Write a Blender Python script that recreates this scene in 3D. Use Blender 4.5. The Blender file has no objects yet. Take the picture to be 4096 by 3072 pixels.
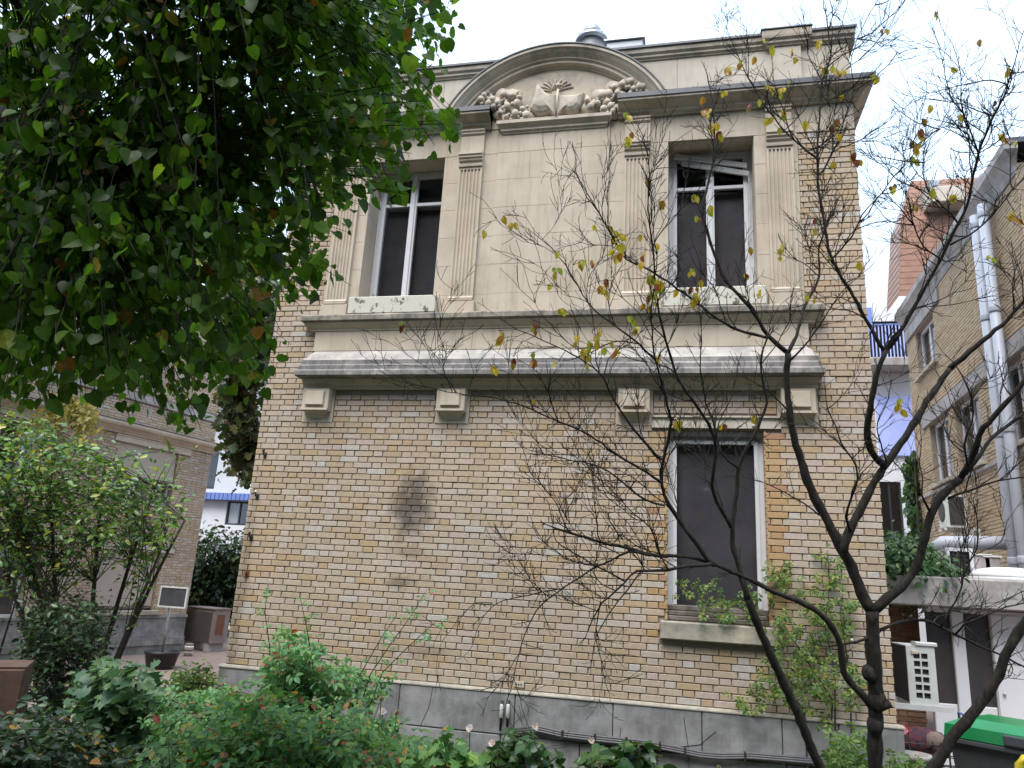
import bpy, bmesh, math, random
import numpy as np
from mathutils import Vector, Matrix
scene = bpy.context.scene
COL = scene.collection
rnd = random.Random(7)
nrng = np.random.default_rng(11)

# ---------------------------------------------------------------- camera
F_PX, CXP, CYP = 2971.16, 2048.0, 1536.0
RM = np.array([[0.97593599, -0.0013944, -0.21805276],
               [0.21065026, 0.26444582, 0.94111364],
               [0.05635085, -0.96439954, 0.25837592]])
EYE = np.array([0.0, -8.0, 1.056])
cam_d = bpy.data.cameras.new('camera'); cam_d.sensor_width = 36.0
cam_d.lens = 36.0 * F_PX / 4096.0; cam_d.clip_start = 0.05; cam_d.clip_end = 2000
cam = bpy.data.objects.new('camera', cam_d); COL.objects.link(cam)
mw = Matrix.Identity(4)
for i in range(3):
    mw[i][0] = RM[i, 0]; mw[i][1] = -RM[i, 1]; mw[i][2] = -RM[i, 2]; mw[i][3] = EYE[i]
cam.matrix_world = mw
scene.camera = cam

# ---------------------------------------------------------------- light: an overcast day
SUN_EL, SUN_AZ = math.radians(60), math.radians(195)
world = bpy.data.worlds.new('World'); scene.world = world; world.use_nodes = True
wn = world.node_tree.nodes; wl_ = world.node_tree.links
sky = wn.new('ShaderNodeTexSky'); sky.sky_type = 'NISHITA'; sky.sun_disc = False
sky.sun_elevation = SUN_EL; sky.sun_rotation = SUN_AZ
sky.air_density = 1.0; sky.dust_density = 1.5; sky.ozone_density = 1.0
hs = wn.new('ShaderNodeHueSaturation'); hs.inputs['Saturation'].default_value = 0.4
wl_.new(sky.outputs[0], hs.inputs['Color'])
cl = wn.new('ShaderNodeMix'); cl.data_type = 'RGBA'; cl.inputs['Factor'].default_value = 0.9   # even cloud cover over the sky
tc_ = wn.new('ShaderNodeTexCoord'); cn_ = wn.new('ShaderNodeTexNoise'); cn_.inputs['Scale'].default_value = 2.2; cn_.inputs['Detail'].default_value = 5
wl_.new(tc_.outputs['Generated'], cn_.inputs['Vector'])
cr_ = wn.new('ShaderNodeValToRGB'); wl_.new(cn_.outputs['Fac'], cr_.inputs[0])
cr_.color_ramp.elements[0].position = .3; cr_.color_ramp.elements[0].color = (5.5, 7.6, 10.3, 1); cr_.color_ramp.elements[1].position = .7; cr_.color_ramp.elements[1].color = (7.2, 9.0, 11.2, 1)
wl_.new(cr_.outputs['Color'], cl.inputs['B'])
wl_.new(hs.outputs[0], cl.inputs['A']); wl_.new(cl.outputs['Result'], wn['Background'].inputs[0])
wn['Background'].inputs[1].default_value = 0.054
sun_d = bpy.data.lights.new('sun', 'SUN'); sun_d.energy = 1.5; sun_d.angle = math.radians(40)
sun_d.color = (1.0, 0.97, 0.93)
sun = bpy.data.objects.new('sun', sun_d); COL.objects.link(sun)
sd = Vector((math.sin(SUN_AZ) * math.cos(SUN_EL), math.cos(SUN_AZ) * math.cos(SUN_EL), math.sin(SUN_EL)))
sun.rotation_euler = sd.to_track_quat('Z', 'Y').to_euler(); sun.location = (0, -20, 30)
vs = scene.view_settings
scene.display_settings.display_device = 'sRGB'
vs.view_transform = 'Standard'; vs.look = 'None'; vs.gamma = 1.0; vs.exposure = 1.86
vs.use_curve_mapping = False
scene.cycles.use_denoising = True
scene.cycles.max_bounces = 8; scene.cycles.transparent_max_bounces = 12

# ---------------------------------------------------------------- photo pixel -> world helpers
def ray(px, py):
    return RM @ np.array([(px - CXP) / F_PX, (py - CYP) / F_PX, 1.0])
def at(px, py, t): return EYE + ray(px, py) * t
def yplane(px, py, y):
    r = ray(px, py); return EYE + r * ((y - EYE[1]) / r[1])
def zplane(px, py, z):
    r = ray(px, py); return EYE + r * ((z - EYE[2]) / r[2])

# ---------------------------------------------------------------- object helpers
WL = {}
def _link(o, parent, world_loc):
    COL.objects.link(o)
    if parent is not None:
        o.parent = parent
        p = WL[parent.name]
        o.location = (world_loc[0] - p[0], world_loc[1] - p[1], world_loc[2] - p[2])
    else:
        o.location = world_loc
    WL[o.name] = tuple(world_loc)
    return o
def thing(name, label, cat, loc=(0, 0, 0), group=None):
    o = bpy.data.objects.new(name, None); o.empty_display_size = 0.2
    _link(o, None, tuple(float(c) for c in loc))
    o['label'] = label; o['category'] = cat
    if group: o['group'] = group
    return o
def tag(o, label, cat, group=None):
    o['label'] = label; o['category'] = cat
    if group: o['group'] = group
    return o
def place(name, mesh, parent, loc, rotz=0.0, rot=None):
    o = bpy.data.objects.new(name, mesh); _link(o, parent, tuple(float(c) for c in loc))
    o.rotation_euler = rot if rot is not None else (0, 0, rotz)
    return o
def structure(o): o['kind'] = 'structure'; return o
def stuff(o): o['kind'] = 'stuff'; return o

class MB:
    def __init__(s): s.v = []; s.f = []; s.m = []
    def add(s, vs_, fs, mi=0):
        b = len(s.v); s.v.extend([tuple(map(float, q)) for q in vs_])
        s.f.extend([tuple(b + i for i in f) for f in fs]); s.m.extend([mi] * len(fs)); return s
    def box(s, x0, x1, y0, y1, z0, z1, mi=0):
        if x0 > x1: x0, x1 = x1, x0
        if y0 > y1: y0, y1 = y1, y0
        if z0 > z1: z0, z1 = z1, z0
        return s.add([(x0, y0, z0), (x1, y0, z0), (x1, y1, z0), (x0, y1, z0), (x0, y0, z1), (x1, y0, z1), (x1, y1, z1), (x0, y1, z1)],
              [(0, 1, 5, 4), (1, 2, 6, 5), (2, 3, 7, 6), (3, 0, 4, 7), (4, 5, 6, 7), (3, 2, 1, 0)], mi)
    def bev(s, x0, x1, y0, y1, z0, z1, c=.006, mi=0):
        """box whose front face (at y0, towards -y) has chamfered edges"""
        vs_ = [(x0, y1, z0), (x1, y1, z0), (x1, y1, z1), (x0, y1, z1),
               (x0, y0 + c, z0), (x1, y0 + c, z0), (x1, y0 + c, z1), (x0, y0 + c, z1),
               (x0 + c, y0, z0 + c), (x1 - c, y0, z0 + c), (x1 - c, y0, z1 - c), (x0 + c, y0, z1 - c)]
        fs = [(8, 9, 10, 11)]
        for a in range(4):
            b = (a + 1) % 4
            fs.append((4 + a, 4 + b, 8 + b, 8 + a)); fs.append((a, b, 4 + b, 4 + a))
        fs.append((3, 2, 1, 0))
        return s.add(vs_, fs, mi)
    def tube(s, pts, radii, n=6, mi=0, cap=True):
        P = [Vector(p) for p in pts]
        if not hasattr(radii, '__len__'): radii = [radii] * len(P)
        T = []
        for i in range(len(P)):
            t = (P[min(i + 1, len(P) - 1)] - P[max(i - 1, 0)])
            T.append(t.normalized() if t.length > 1e-9 else Vector((0, 0, 1)))
        u = T[0].orthogonal().normalized(); vs_ = []
        for i, p in enumerate(P):
            u = (u - T[i] * u.dot(T[i]))
            u = u.normalized() if u.length > 1e-6 else T[i].orthogonal().normalized()
            w = T[i].cross(u)
            for k in range(n):
                a = 2 * math.pi * k / n
                vs_.append(p + (u * math.cos(a) + w * math.sin(a)) * radii[i])
        fs = []
        for i in range(len(P) - 1):
            for k in range(n):
                k2 = (k + 1) % n
                fs.append((i * n + k, i * n + k2, (i + 1) * n + k2, (i + 1) * n + k))
        if cap:
            fs.append(tuple(range(n - 1, -1, -1))); b = (len(P) - 1) * n; fs.append(tuple(b + k for k in range(n)))
        return s.add(vs_, fs, mi)
    def lathe(s, prof, c, n=16, mi=0):
        vs_ = []; fs = []
        for r, z in prof:
            for k in range(n):
                a = 2 * math.pi * k / n; vs_.append((c[0] + r * math.cos(a), c[1] + r * math.sin(a), c[2] + z))
        for i in range(len(prof) - 1):
            for k in range(n):
                k2 = (k + 1) % n; fs.append((i * n + k, i * n + k2, (i + 1) * n + k2, (i + 1) * n + k))
        fs.append(tuple(range(n - 1, -1, -1))); b = (len(prof) - 1) * n; fs.append(tuple(b + k for k in range(n)))
        return s.add(vs_, fs, mi)
    def mould(s, x0, x1, prof, y=0.0, ext=True, mi=0):
        """profile of (projection, z) swept along x, mitred and returned to the wall at both ends"""
        vs_ = []; fs = []
        for p, z in prof:
            e = p if ext else 0
            vs_ += [(x0 - e, y, z), (x0 - e, y - p, z), (x1 + e, y - p, z), (x1 + e, y, z)]
        for i in range(len(prof) - 1):
            for k in range(3):
                fs.append((4 * i + k, 4 * i + k + 1, 4 * i + 4 + k + 1, 4 * i + 4 + k))
        fs.append((3, 2, 1, 0)); b = 4 * (len(prof) - 1); fs.append((b, b + 1, b + 2, b + 3))
        return s.add(vs_, fs, mi)
    def ball(s, c, r, sq=(1, 1, 1), n=8, m=6, mi=0, jit=0):
        vs_ = [(c[0], c[1], c[2] - r * sq[2])]; fs = []
        for j in range(1, m):
            ph = math.pi * j / m
            for k in range(n):
                a = 2 * math.pi * k / n; q = r * (1 + rnd.uniform(-jit, jit))
                vs_.append((c[0] + q * sq[0] * math.sin(ph) * math.cos(a), c[1] + q * sq[1] * math.sin(ph) * math.sin(a), c[2] - q * sq[2] * math.cos(ph)))
        vs_.append((c[0], c[1], c[2] + r * sq[2])); L = len(vs_) - 1
        for k in range(n): fs.append((0, 1 + (k + 1) % n, 1 + k)); fs.append((L, 1 + (m - 2) * n + k, 1 + (m - 2) * n + (k + 1) % n))
        for j in range(m - 2):
            for k in range(n):
                k2 = (k + 1) % n; fs.append((1 + j * n + k, 1 + j * n + k2, 1 + (j + 1) * n + k2, 1 + (j + 1) * n + k))
        return s.add(vs_, fs, mi)
    def xform(s, M):
        s.v = [tuple(M @ Vector(p)) for p in s.v]; return s
    def mesh(s, name, mats, smooth=False):
        me = bpy.data.meshes.new(name); me.from_pydata(s.v, [], s.f)
        if not isinstance(mats, (list, tuple)): mats = [mats]
        for m in mats: me.materials.append(m)
        if len(mats) > 1: me.polygons.foreach_set('material_index', s.m)
        if smooth: me.polygons.foreach_set('use_smooth', [True] * len(s.f))
        me.update(); return me
    def obj(s, name, mats, parent=None, smooth=False, loc=(0, 0, 0)):
        return _link(bpy.data.objects.new(name, s.mesh(name, mats, smooth)), parent, loc)

def wall_holes(mb, x0, x1, z0, z1, y0, y1, holes, mi=0):
    """a slab with rectangular openings (hx0,hx1,hz0,hz1)"""
    xs = sorted({x0, x1, *[h[0] for h in holes], *[h[1] for h in holes]}); xs = [x for x in xs if x0 <= x <= x1]
    zs = sorted({z0, z1, *[h[2] for h in holes], *[h[3] for h in holes]}); zs = [z for z in zs if z0 <= z <= z1]
    def solid(i, j):
        if i < 0 or j < 0 or i >= len(xs) - 1 or j >= len(zs) - 1: return False
        cx, cz = (xs[i] + xs[i + 1]) / 2, (zs[j] + zs[j + 1]) / 2
        return not any(h[0] < cx < h[1] and h[2] < cz < h[3] for h in holes)
    for i in range(len(xs) - 1):
        for j in range(len(zs) - 1):
            if not solid(i, j): continue
            a, b, c, d = xs[i], xs[i + 1], zs[j], zs[j + 1]
            mb.add([(a, y0, c), (b, y0, c), (b, y0, d), (a, y0, d)], [(0, 1, 2, 3)], mi)
            mb.add([(a, y1, c), (b, y1, c), (b, y1, d), (a, y1, d)], [(3, 2, 1, 0)], mi)
            if not solid(i - 1, j): mb.add([(a, y0, c), (a, y1, c), (a, y1, d), (a, y0, d)], [(3, 2, 1, 0)], mi)
            if not solid(i + 1, j): mb.add([(b, y0, c), (b, y1, c), (b, y1, d), (b, y0, d)], [(0, 1, 2, 3)], mi)
            if not solid(i, j - 1): mb.add([(a, y0, c), (b, y0, c), (b, y1, c), (a, y1, c)], [(3, 2, 1, 0)], mi)
            if not solid(i, j + 1): mb.add([(a, y0, d), (b, y0, d), (b, y1, d), (a, y1, d)], [(0, 1, 2, 3)], mi)
    return mb

# ---------------------------------------------------------------- materials
def _new(name):
    m = bpy.data.materials.new(name); m.use_nodes = True
    nt = m.node_tree; b = nt.nodes['Principled BSDF']; return m, nt, b
def N(nt, typ, **kw):
    n = nt.nodes.new(typ)
    for k, v in kw.items(): setattr(n, k, v)
    return n
def noise(nt, vec, scale, detail=5, rough=.6):
    n = N(nt, 'ShaderNodeTexNoise'); n.inputs['Scale'].default_value = scale
    n.inputs['Detail'].default_value = detail; n.inputs['Roughness'].default_value = rough
    nt.links.new(vec, n.inputs['Vector']); return n.outputs['Fac']
def ramp(nt, fac, stops, interp='LINEAR'):
    r = N(nt, 'ShaderNodeValToRGB'); r.color_ramp.interpolation = interp
    els = r.color_ramp.elements
    while len(els) < len(stops): els.new(0.5)
    for e, (p, c) in zip(els, stops):
        e.position = p; e.color = (*c, 1) if len(c) == 3 else c
    nt.links.new(fac, r.inputs[0]); return r.outputs['Color']
def mixc(nt, fac, a, b, mode='MIX'):
    n = N(nt, 'ShaderNodeMix'); n.data_type = 'RGBA'; n.blend_type = mode
    for sock, v in ((n.inputs['Factor'], fac), (n.inputs['A'], a), (n.inputs['B'], b)):
        if isinstance(v, (int, float)): sock.default_value = v
        elif isinstance(v, tuple): sock.default_value = (*v, 1)
        else: nt.links.new(v, sock)
    return n.outputs['Result']
def bump(nt, b, h, strength, dist=.01):
    n = N(nt, 'ShaderNodeBump'); n.inputs['Strength'].default_value = strength; n.inputs['Distance'].default_value = dist
    nt.links.new(h, n.inputs['Height']); nt.links.new(n.outputs[0], b.inputs['Normal'])
def pos(nt): return N(nt, 'ShaderNodeNewGeometry').outputs['Position']
def mapping(nt, vec, scale):
    n = N(nt, 'ShaderNodeMapping'); n.inputs['Scale'].default_value = scale; nt.links.new(vec, n.inputs[0]); return n.outputs[0]
def math_(nt, op, a, b=None):
    n = N(nt, 'ShaderNodeMath', operation=op)
    for i, v in enumerate((a, b)):
        if v is None: continue
        if isinstance(v, (int, float)): n.inputs[i].default_value = v
        else: nt.links.new(v, n.inputs[i])
    return n.outputs[0]
def rand01(nt):
    g = N(nt, 'ShaderNodeNewGeometry'); o = N(nt, 'ShaderNodeObjectInfo')
    return math_(nt, 'FRACT', math_(nt, 'ADD', g.outputs['Random Per Island'], o.outputs['Random']))

def plain(name, c, rough=.6, c2=None, scale=6, bstr=.15, metal=0, spec=.5):
    m, nt, b = _new(name); p = pos(nt)
    c2 = c2 or tuple(x * .72 for x in c)
    f = noise(nt, p, scale, 6); col = ramp(nt, f, [(.32, c2), (.66, c)])
    nt.links.new(col, b.inputs['Base Color']); b.inputs['Roughness'].default_value = rough
    b.inputs['Metallic'].default_value = metal; b.inputs['Specular IOR Level'].default_value = spec
    if bstr: bump(nt, b, noise(nt, p, scale * 7, 4), bstr, .004)
    return m

def stone(name, c, dark=.0, streak=.42, grey=(.20, .18, .165)):
    """sandy limestone: mottling, fine pitting, vertical run-off streaks; 'dark' gives crusts of grime"""
    m, nt, b = _new(name); p = pos(nt)
    base = ramp(nt, noise(nt, p, 1.7, 8, .65), [(.3, tuple(x * .80 for x in c)), (.55, c), (.75, tuple(min(1, x * 1.1) for x in c))])
    st = noise(nt, mapping(nt, p, (9, 9, .8)), 1.0, 6, .7)
    sm = ramp(nt, st, [(.50, (0, 0, 0)), (.72, (1, 1, 1))])
    base = mixc(nt, math_(nt, 'MULTIPLY', ramp(nt, noise(nt, mapping(nt, p, (1, 1, 1.8)), .9, 6, .6), [(.48, (0, 0, 0)), (.7, (1, 1, 1))]), .45), base, (c[0] * .80, c[1] * .70, c[2] * .58))
    col = mixc(nt, math_(nt, 'MULTIPLY', sm, streak), base, tuple(x * .45 for x in c))
    if dark:
        dn = noise(nt, mapping(nt, p, (2.6, 2.6, 3.2)), 1.0, 7, .66)
        dm = ramp(nt, dn, [(.5 - .32 * dark, (0, 0, 0)), (.66 - .2 * dark, (1, 1, 1))])
        fine = noise(nt, mapping(nt, p, (14, 14, 3)), 1.0, 6, .7)
        fm = ramp(nt, fine, [(.3, (.55, .55, .55)), (.6, (1, 1, 1))])
        col = mixc(nt, math_(nt, 'MULTIPLY', math_(nt, 'MULTIPLY', dm, fm), .93), col, grey)
    nt.links.new(col, b.inputs['Base Color']); b.inputs['Roughness'].default_value = .85
    b.inputs['Specular IOR Level'].default_value = .25
    h = mixc(nt, .5, noise(nt, p, 60, 5), noise(nt, p, 9, 5)); bump(nt, b, h, .35 + .3 * dark, .006)
    return m

def brick_mat(name, stops, stain_shade=False):
    m, nt, b = _new(name); p = pos(nt)
    col = ramp(nt, rand01(nt), stops, 'CONSTANT')
    col = mixc(nt, 1.0, col, ramp(nt, noise(nt, p, 22, 7, .7), [(.28, (.82, .80, .78)), (.6, (1.04, 1.04, 1.04))]), 'MULTIPLY')
    col = mixc(nt, 1.0, col, ramp(nt, noise(nt, p, .55, 4), [(.3, (.85, .86, .88)), (.68, (1.05, 1.02, .97))]), 'MULTIPLY')
    if stain_shade:
        sp = N(nt, 'ShaderNodeSeparateXYZ'); nt.links.new(p, sp.inputs[0])
        # soot mark left on the wall, with fainter smears below it, and shade painted down the left corner
        def blob(x, z, rx, rz, amp):
            dx = math_(nt, 'DIVIDE', math_(nt, 'SUBTRACT', sp.outputs['X'], x), rx)
            dz = math_(nt, 'DIVIDE', math_(nt, 'SUBTRACT', sp.outputs['Z'], z), rz)
            d = math_(nt, 'SQRT', math_(nt, 'ADD', math_(nt, 'MULTIPLY', dx, dx), math_(nt, 'MULTIPLY', dz, dz)))
            d = math_(nt, 'ADD', d, math_(nt, 'MULTIPLY', math_(nt, 'SUBTRACT', noise(nt, p, 6.5, 5), .5), 1.5))
            r = ramp(nt, d, [(.35, (1, 1, 1)), (1.0, (0, 0, 0))]); return math_(nt, 'MULTIPLY', r, amp)
        f = blob(-2.93, 1.85, .30, .46, .80)
        for a in ((-2.97, .99, .2, .09, .5), (-2.9, 1.32, .3, .08, .35), (-2.62, .30, .3, .1, .3), (-4.9, .9, .1, 1.5, .35)):
            f = math_(nt, 'MAXIMUM', f, blob(*a))
        col = mixc(nt, f, col, (.055, .046, .042))
    nt.links.new(col, b.inputs['Base Color']); b.inputs['Roughness'].default_value = .8
    b.inputs['Specular IOR Level'].default_value = .3
    bump(nt, b, noise(nt, p, 75, 6, .7), .4, .004)
    return m

def leaf_mat(name, stops, transl=.35, rough=.45, spec=.4):
    m, nt, b = _new(name); p = pos(nt)
    col = ramp(nt, rand01(nt), stops)
    col = mixc(nt, 1.0, col, ramp(nt, noise(nt, p, 45, 3), [(.3, (.8, .8, .8)), (.7, (1.15, 1.15, 1.1))]), 'MULTIPLY')
    nt.links.new(col, b.inputs['Base Color']); b.inputs['Roughness'].default_value = rough
    b.inputs['Specular IOR Level'].default_value = spec
    tr = N(nt, 'ShaderNodeBsdfTranslucent'); mx = N(nt, 'ShaderNodeMixShader'); mx.inputs[0].default_value = transl
    tc = mixc(nt, 1.0, col, (1.25, 1.35, .75), 'MULTIPLY'); nt.links.new(tc, tr.inputs[0])
    nt.links.new(b.outputs[0], mx.inputs[1]); nt.links.new(tr.outputs[0], mx.inputs[2])
    nt.links.new(mx.outputs[0], nt.nodes['Material Output'].inputs[0])
    return m

def glass_mat(name, tint=(.75, .78, .8), rough=.03):
    m, nt, b = _new(name)
    g = N(nt, 'ShaderNodeBsdfGlossy'); g.inputs['Roughness'].default_value = rough
    t = N(nt, 'ShaderNodeBsdfTransparent'); t.inputs[0].default_value = (*tint, 1)
    lw = N(nt, 'ShaderNodeLayerWeight'); fr_ = math_(nt, 'ADD', math_(nt, 'MULTIPLY', math_(nt, 'POWER', lw.outputs['Facing'], 5.0), .9), .055)
    p = pos(nt); bn = N(nt, 'ShaderNodeBump'); bn.inputs['Strength'].default_value = .02; bn.inputs['Distance'].default_value = .02
    nt.links.new(noise(nt, p, 1.5, 0), bn.inputs['Height']); nt.links.new(bn.outputs[0], g.inputs['Normal'])
    mx = N(nt, 'ShaderNodeMixShader'); nt.links.new(fr_, mx.inputs[0])
    nt.links.new(t.outputs[0], mx.inputs[1]); nt.links.new(g.outputs[0], mx.inputs[2])
    nt.links.new(mx.outputs[0], nt.nodes['Material Output'].inputs[0]); return m

def peeling(name, paint, under, th=.64, sc=(14, 14, 5)):
    m, nt, b = _new(name); p = pos(nt)
    f = ramp(nt, noise(nt, mapping(nt, p, sc), 1, 6, .65), [(th, (0, 0, 0)), (th + .05, (1, 1, 1))])
    nt.links.new(mixc(nt, f, mixc(nt, noise(nt, p, 8), paint, tuple(x * .8 for x in paint)), under), b.inputs['Base Color'])
    b.inputs['Roughness'].default_value = .55; bump(nt, b, f, .4, .004); return m

TAN = [(0, (.445, .345, .25)), (.2, (.465, .37, .28)), (.36, (.48, .39, .31)), (.5, (.43, .33, .235)), (.62, (.49, .41, .345)),
       (.74, (.445, .325, .205)), (.83, (.45, .375, .305)), (.9, (.485, .385, .33)), (.955, (.49, .445, .40))]
ORA = [(0, (.43, .28, .145)), (.3, (.45, .32, .19)), (.55, (.42, .255, .13)), (.75, (.44, .30, .175)), (.9, (.39, .225, .14))]
M = {}
M['brick'] = brick_mat('tan_brick', TAN, True)
M['brick_far'] = brick_mat('tan_brick_plain', TAN)
M['brick_orange'] = brick_mat('orange_brick', ORA)
M['brick_red'] = brick_mat('brown_brick', [(0, (.20, .11, .075)), (.3, (.25, .15, .10)), (.6, (.17, .09, .06)), (.8, (.23, .12, .08))])
M['mortar'] = plain('mortar', (.30, .24, .185), .9, scale=14)
M['mortar_blue'] = plain('grey_mortar', (.24, .24, .25), .9, scale=14)
M['stone'] = stone('limestone', (.53, .45, .36))
M['stone_light'] = stone('pale_limestone', (.56, .495, .415), 0, .3)
M['stone_carved'] = stone('carved_limestone', (.56, .485, .40), .06, .25, (.26, .23, .20))
M['stone_ledge'] = stone('weathered_ledge_stone', (.48, .44, .40), .8, .5, (.12, .112, .112))
M['stone_shelf'] = stone('weathered_shelf_stone', (.52, .45, .35), .8, .5, (.10, .092, .09))
M['stone_sill'] = stone('sill_stone', (.48, .43, .34), .25, .5, (.2, .18, .15))
M['plinth'] = stone('grey_plinth_stone', (.335, .325, .325), .4, .45, (.15, .145, .14))
M['plinth_edge'] = plain('plinth_edge_render', (.40, .36, .29), .9, (.26, .23, .19), 9)
M['zinc'] = plain('zinc_flashing', (.085, .085, .095), .45, scale=3, metal=.4)
M['white_peel'] = peeling('peeling_white_paint', (.66, .65, .68), (.20, .16, .13))
M['cream_peel'] = peeling('crumbling_white_render', (.60, .56, .47), (.10, .085, .07), .56, (9, 9, 6))
M['wood_grey'] = plain('weathered_wood', (.20, .165, .145), .8, (.09, .072, .062), 14)
M['glass'] = glass_mat('window_glass', (.9, .9, .92))
M['dark_room'] = plain('dim_interior', (.30, .27, .26), .9)
M['blind_white'] = plain('white_blind', (.62, .61, .6), .6)
M['screen'] = plain('grey_glass_backing', (.11, .098, .102), .9, (.06, .053, .056), 1.6)  # sheet behind glass; its mottling stands in for soft reflections
M['backing_dark'] = plain('dark_glass_backing', (.05, .044, .048), .9, (.03, .027, .03), 1.6)  # darker sheet, gives the left upper panes their dark tone
M['black'] = plain('black_plastic', (.015, .015, .016), .5)
M['cable'] = plain('grey_cable_sheath', (.10, .095, .10), .5, scale=20)
M['iron'] = plain('dark_iron', (.03, .025, .022), .6, scale=20)
M['rust'] = plain('rusty_iron', (.20, .07, .035), .85, (.09, .035, .02), 25)
M['ceramic'] = plain('white_ceramic', (.65, .64, .6), .3)
M['roof_metal'] = plain('galvanised_metal', (.45, .46, .48), .35, scale=9, metal=.6)
M['white_wall'] = plain('white_render', (.70, .69, .71), .8, (.62, .61, .62), 1.2)
M['blue'] = plain('blue_panel', (.17, .24, .58), .5, (.15, .21, .5), 2)
M['blue_light'] = plain('blue_screen', (.44, .49, .86), .5, (.38, .43, .78), 3)
M['dark_frame'] = plain('dark_window_frame', (.03, .032, .037), .5)
M['concrete'] = stone('grey_concrete', (.40, .37, .36), .2, .5, (.22, .2, .19))
M['blind_beige'] = plain('beige_roller_blind', (.42, .36, .30), .85, (.38, .325, .27), 1.5)
M['ac_white'] = plain('ac_casing', (.62, .63, .60), .5, (.52, .53, .5), 5)
M['ac_fin'] = plain('ac_coil', (.045, .04, .038), .7, scale=40)
M['bin_green'] = plain('green_bin_lid', (.008, .20, .055), .3, (.006, .16, .045), 4)
M['bin_grey'] = plain('grey_bin_body', (.055, .06, .065), .5)
M['yellow'] = plain('yellow_paint', (.62, .47, .02), .45)
M['pipe'] = plain('pale_pvc_pipe', (.40, .42, .48), .5, (.33, .35, .41), 3)
M['path'] = plain('brick_paving', (.23, .17, .145), .9, (.16, .115, .10), 9)
def bark_mat():
    m, nt, b = _new('dark_fissured_bark'); p = pos(nt)
    f = noise(nt, mapping(nt, p, (34, 34, 11)), 1, 7, .7); l = noise(nt, p, 7, 5)
    col = ramp(nt, f, [(.3, (.011, .009, .008)), (.55, (.038, .031, .026)), (.75, (.075, .063, .053))])
    col = mixc(nt, ramp(nt, l, [(.56, (0, 0, 0)), (.7, (.6, .6, .6))]), col, (.075, .08, .055))
    nt.links.new(col, b.inputs['Base Color']); b.inputs['Roughness'].default_value = .9; b.inputs['Specular IOR Level'].default_value = .25
    bump(nt, b, f, .9, .012); return m
M['bark'] = bark_mat()
M['bark_brown'] = plain('brown_bark', (.085, .062, .048), .9, (.035, .026, .02), 20, .6)
M['soil'] = plain('leaf_strewn_soil', (.07, .052, .036), 1.0, (.03, .024, .016), 5, .6)
# ================================================================ ground
def gz(x, y):
    t = min(1, max(0, (-1.2 - y) / 4.8)); t = t * t * (3 - 2 * t)
    return -1.2 + .65 * t
gx = [-400, -150, -60] + [i * 1.0 for i in range(-30, 31)] + [60, 150, 400]
gy = [-300, -80, -30] + [i * .5 for i in range(-26, 5)] + [4, 8, 14, 25, 60, 150, 500]
g = MB(); vs_ = []
for y in gy:
    for x in gx:
        near = abs(x) < 31 and -14 < y < 6
        vs_.append((x, y, gz(x, y) + (rnd.uniform(-.03, .03) if near else 0)))
nx = len(gx)
g.add(vs_, [(j * nx + i, j * nx + i + 1, (j + 1) * nx + i + 1, (j + 1) * nx + i) for j in range(len(gy) - 1) for i in range(nx - 1)])
structure(g.obj('ground', M['soil'], smooth=True))
# paved yard between the buildings: real brick pavers near, one sheet underneath
pv = MB(); pv.box(-18, 12, -.2, 40, -1.19, -1.165)
yard = structure(pv.obj('path', M['path']))

# ================================================================ brick layer
CH, PITCH = .0678, .3496
def lay(s0, s1, z0, z1, holes, phase=0.0):
    out = []; k = 0; z = z0
    while z < z1 - .02:
        za, zb = z + .0045, min(z + CH - .0045, z1)
        s = s0 - PITCH + (PITCH / 2 if k % 2 else 0) + phase
        while s < s1:
            for L, st in ((.2236, 1), (.106, 0)):
                a, b = s, s + L; s += L + .01
                segs = [(max(a, s0), min(b, s1))]
                zz = [za, zb]
                for h in holes:
                    if h[3] <= zz[0] + .004 or h[2] >= zz[1] - .004: continue
                    ns = []
                    for p, q in segs:
                        if h[1] <= p or h[0] >= q: ns.append((p, q)); continue
                        if p < h[0]: ns.append((p, h[0] - .004))
                        if q > h[1]: ns.append((h[1] + .004, q))
                    segs = ns
                for p, q in segs:
                    if q - p > .025: out.append((p, q, zz[0], zz[1], abs(q - p - L) < 1e-6, st))
        z += CH; k += 1
    return out
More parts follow.
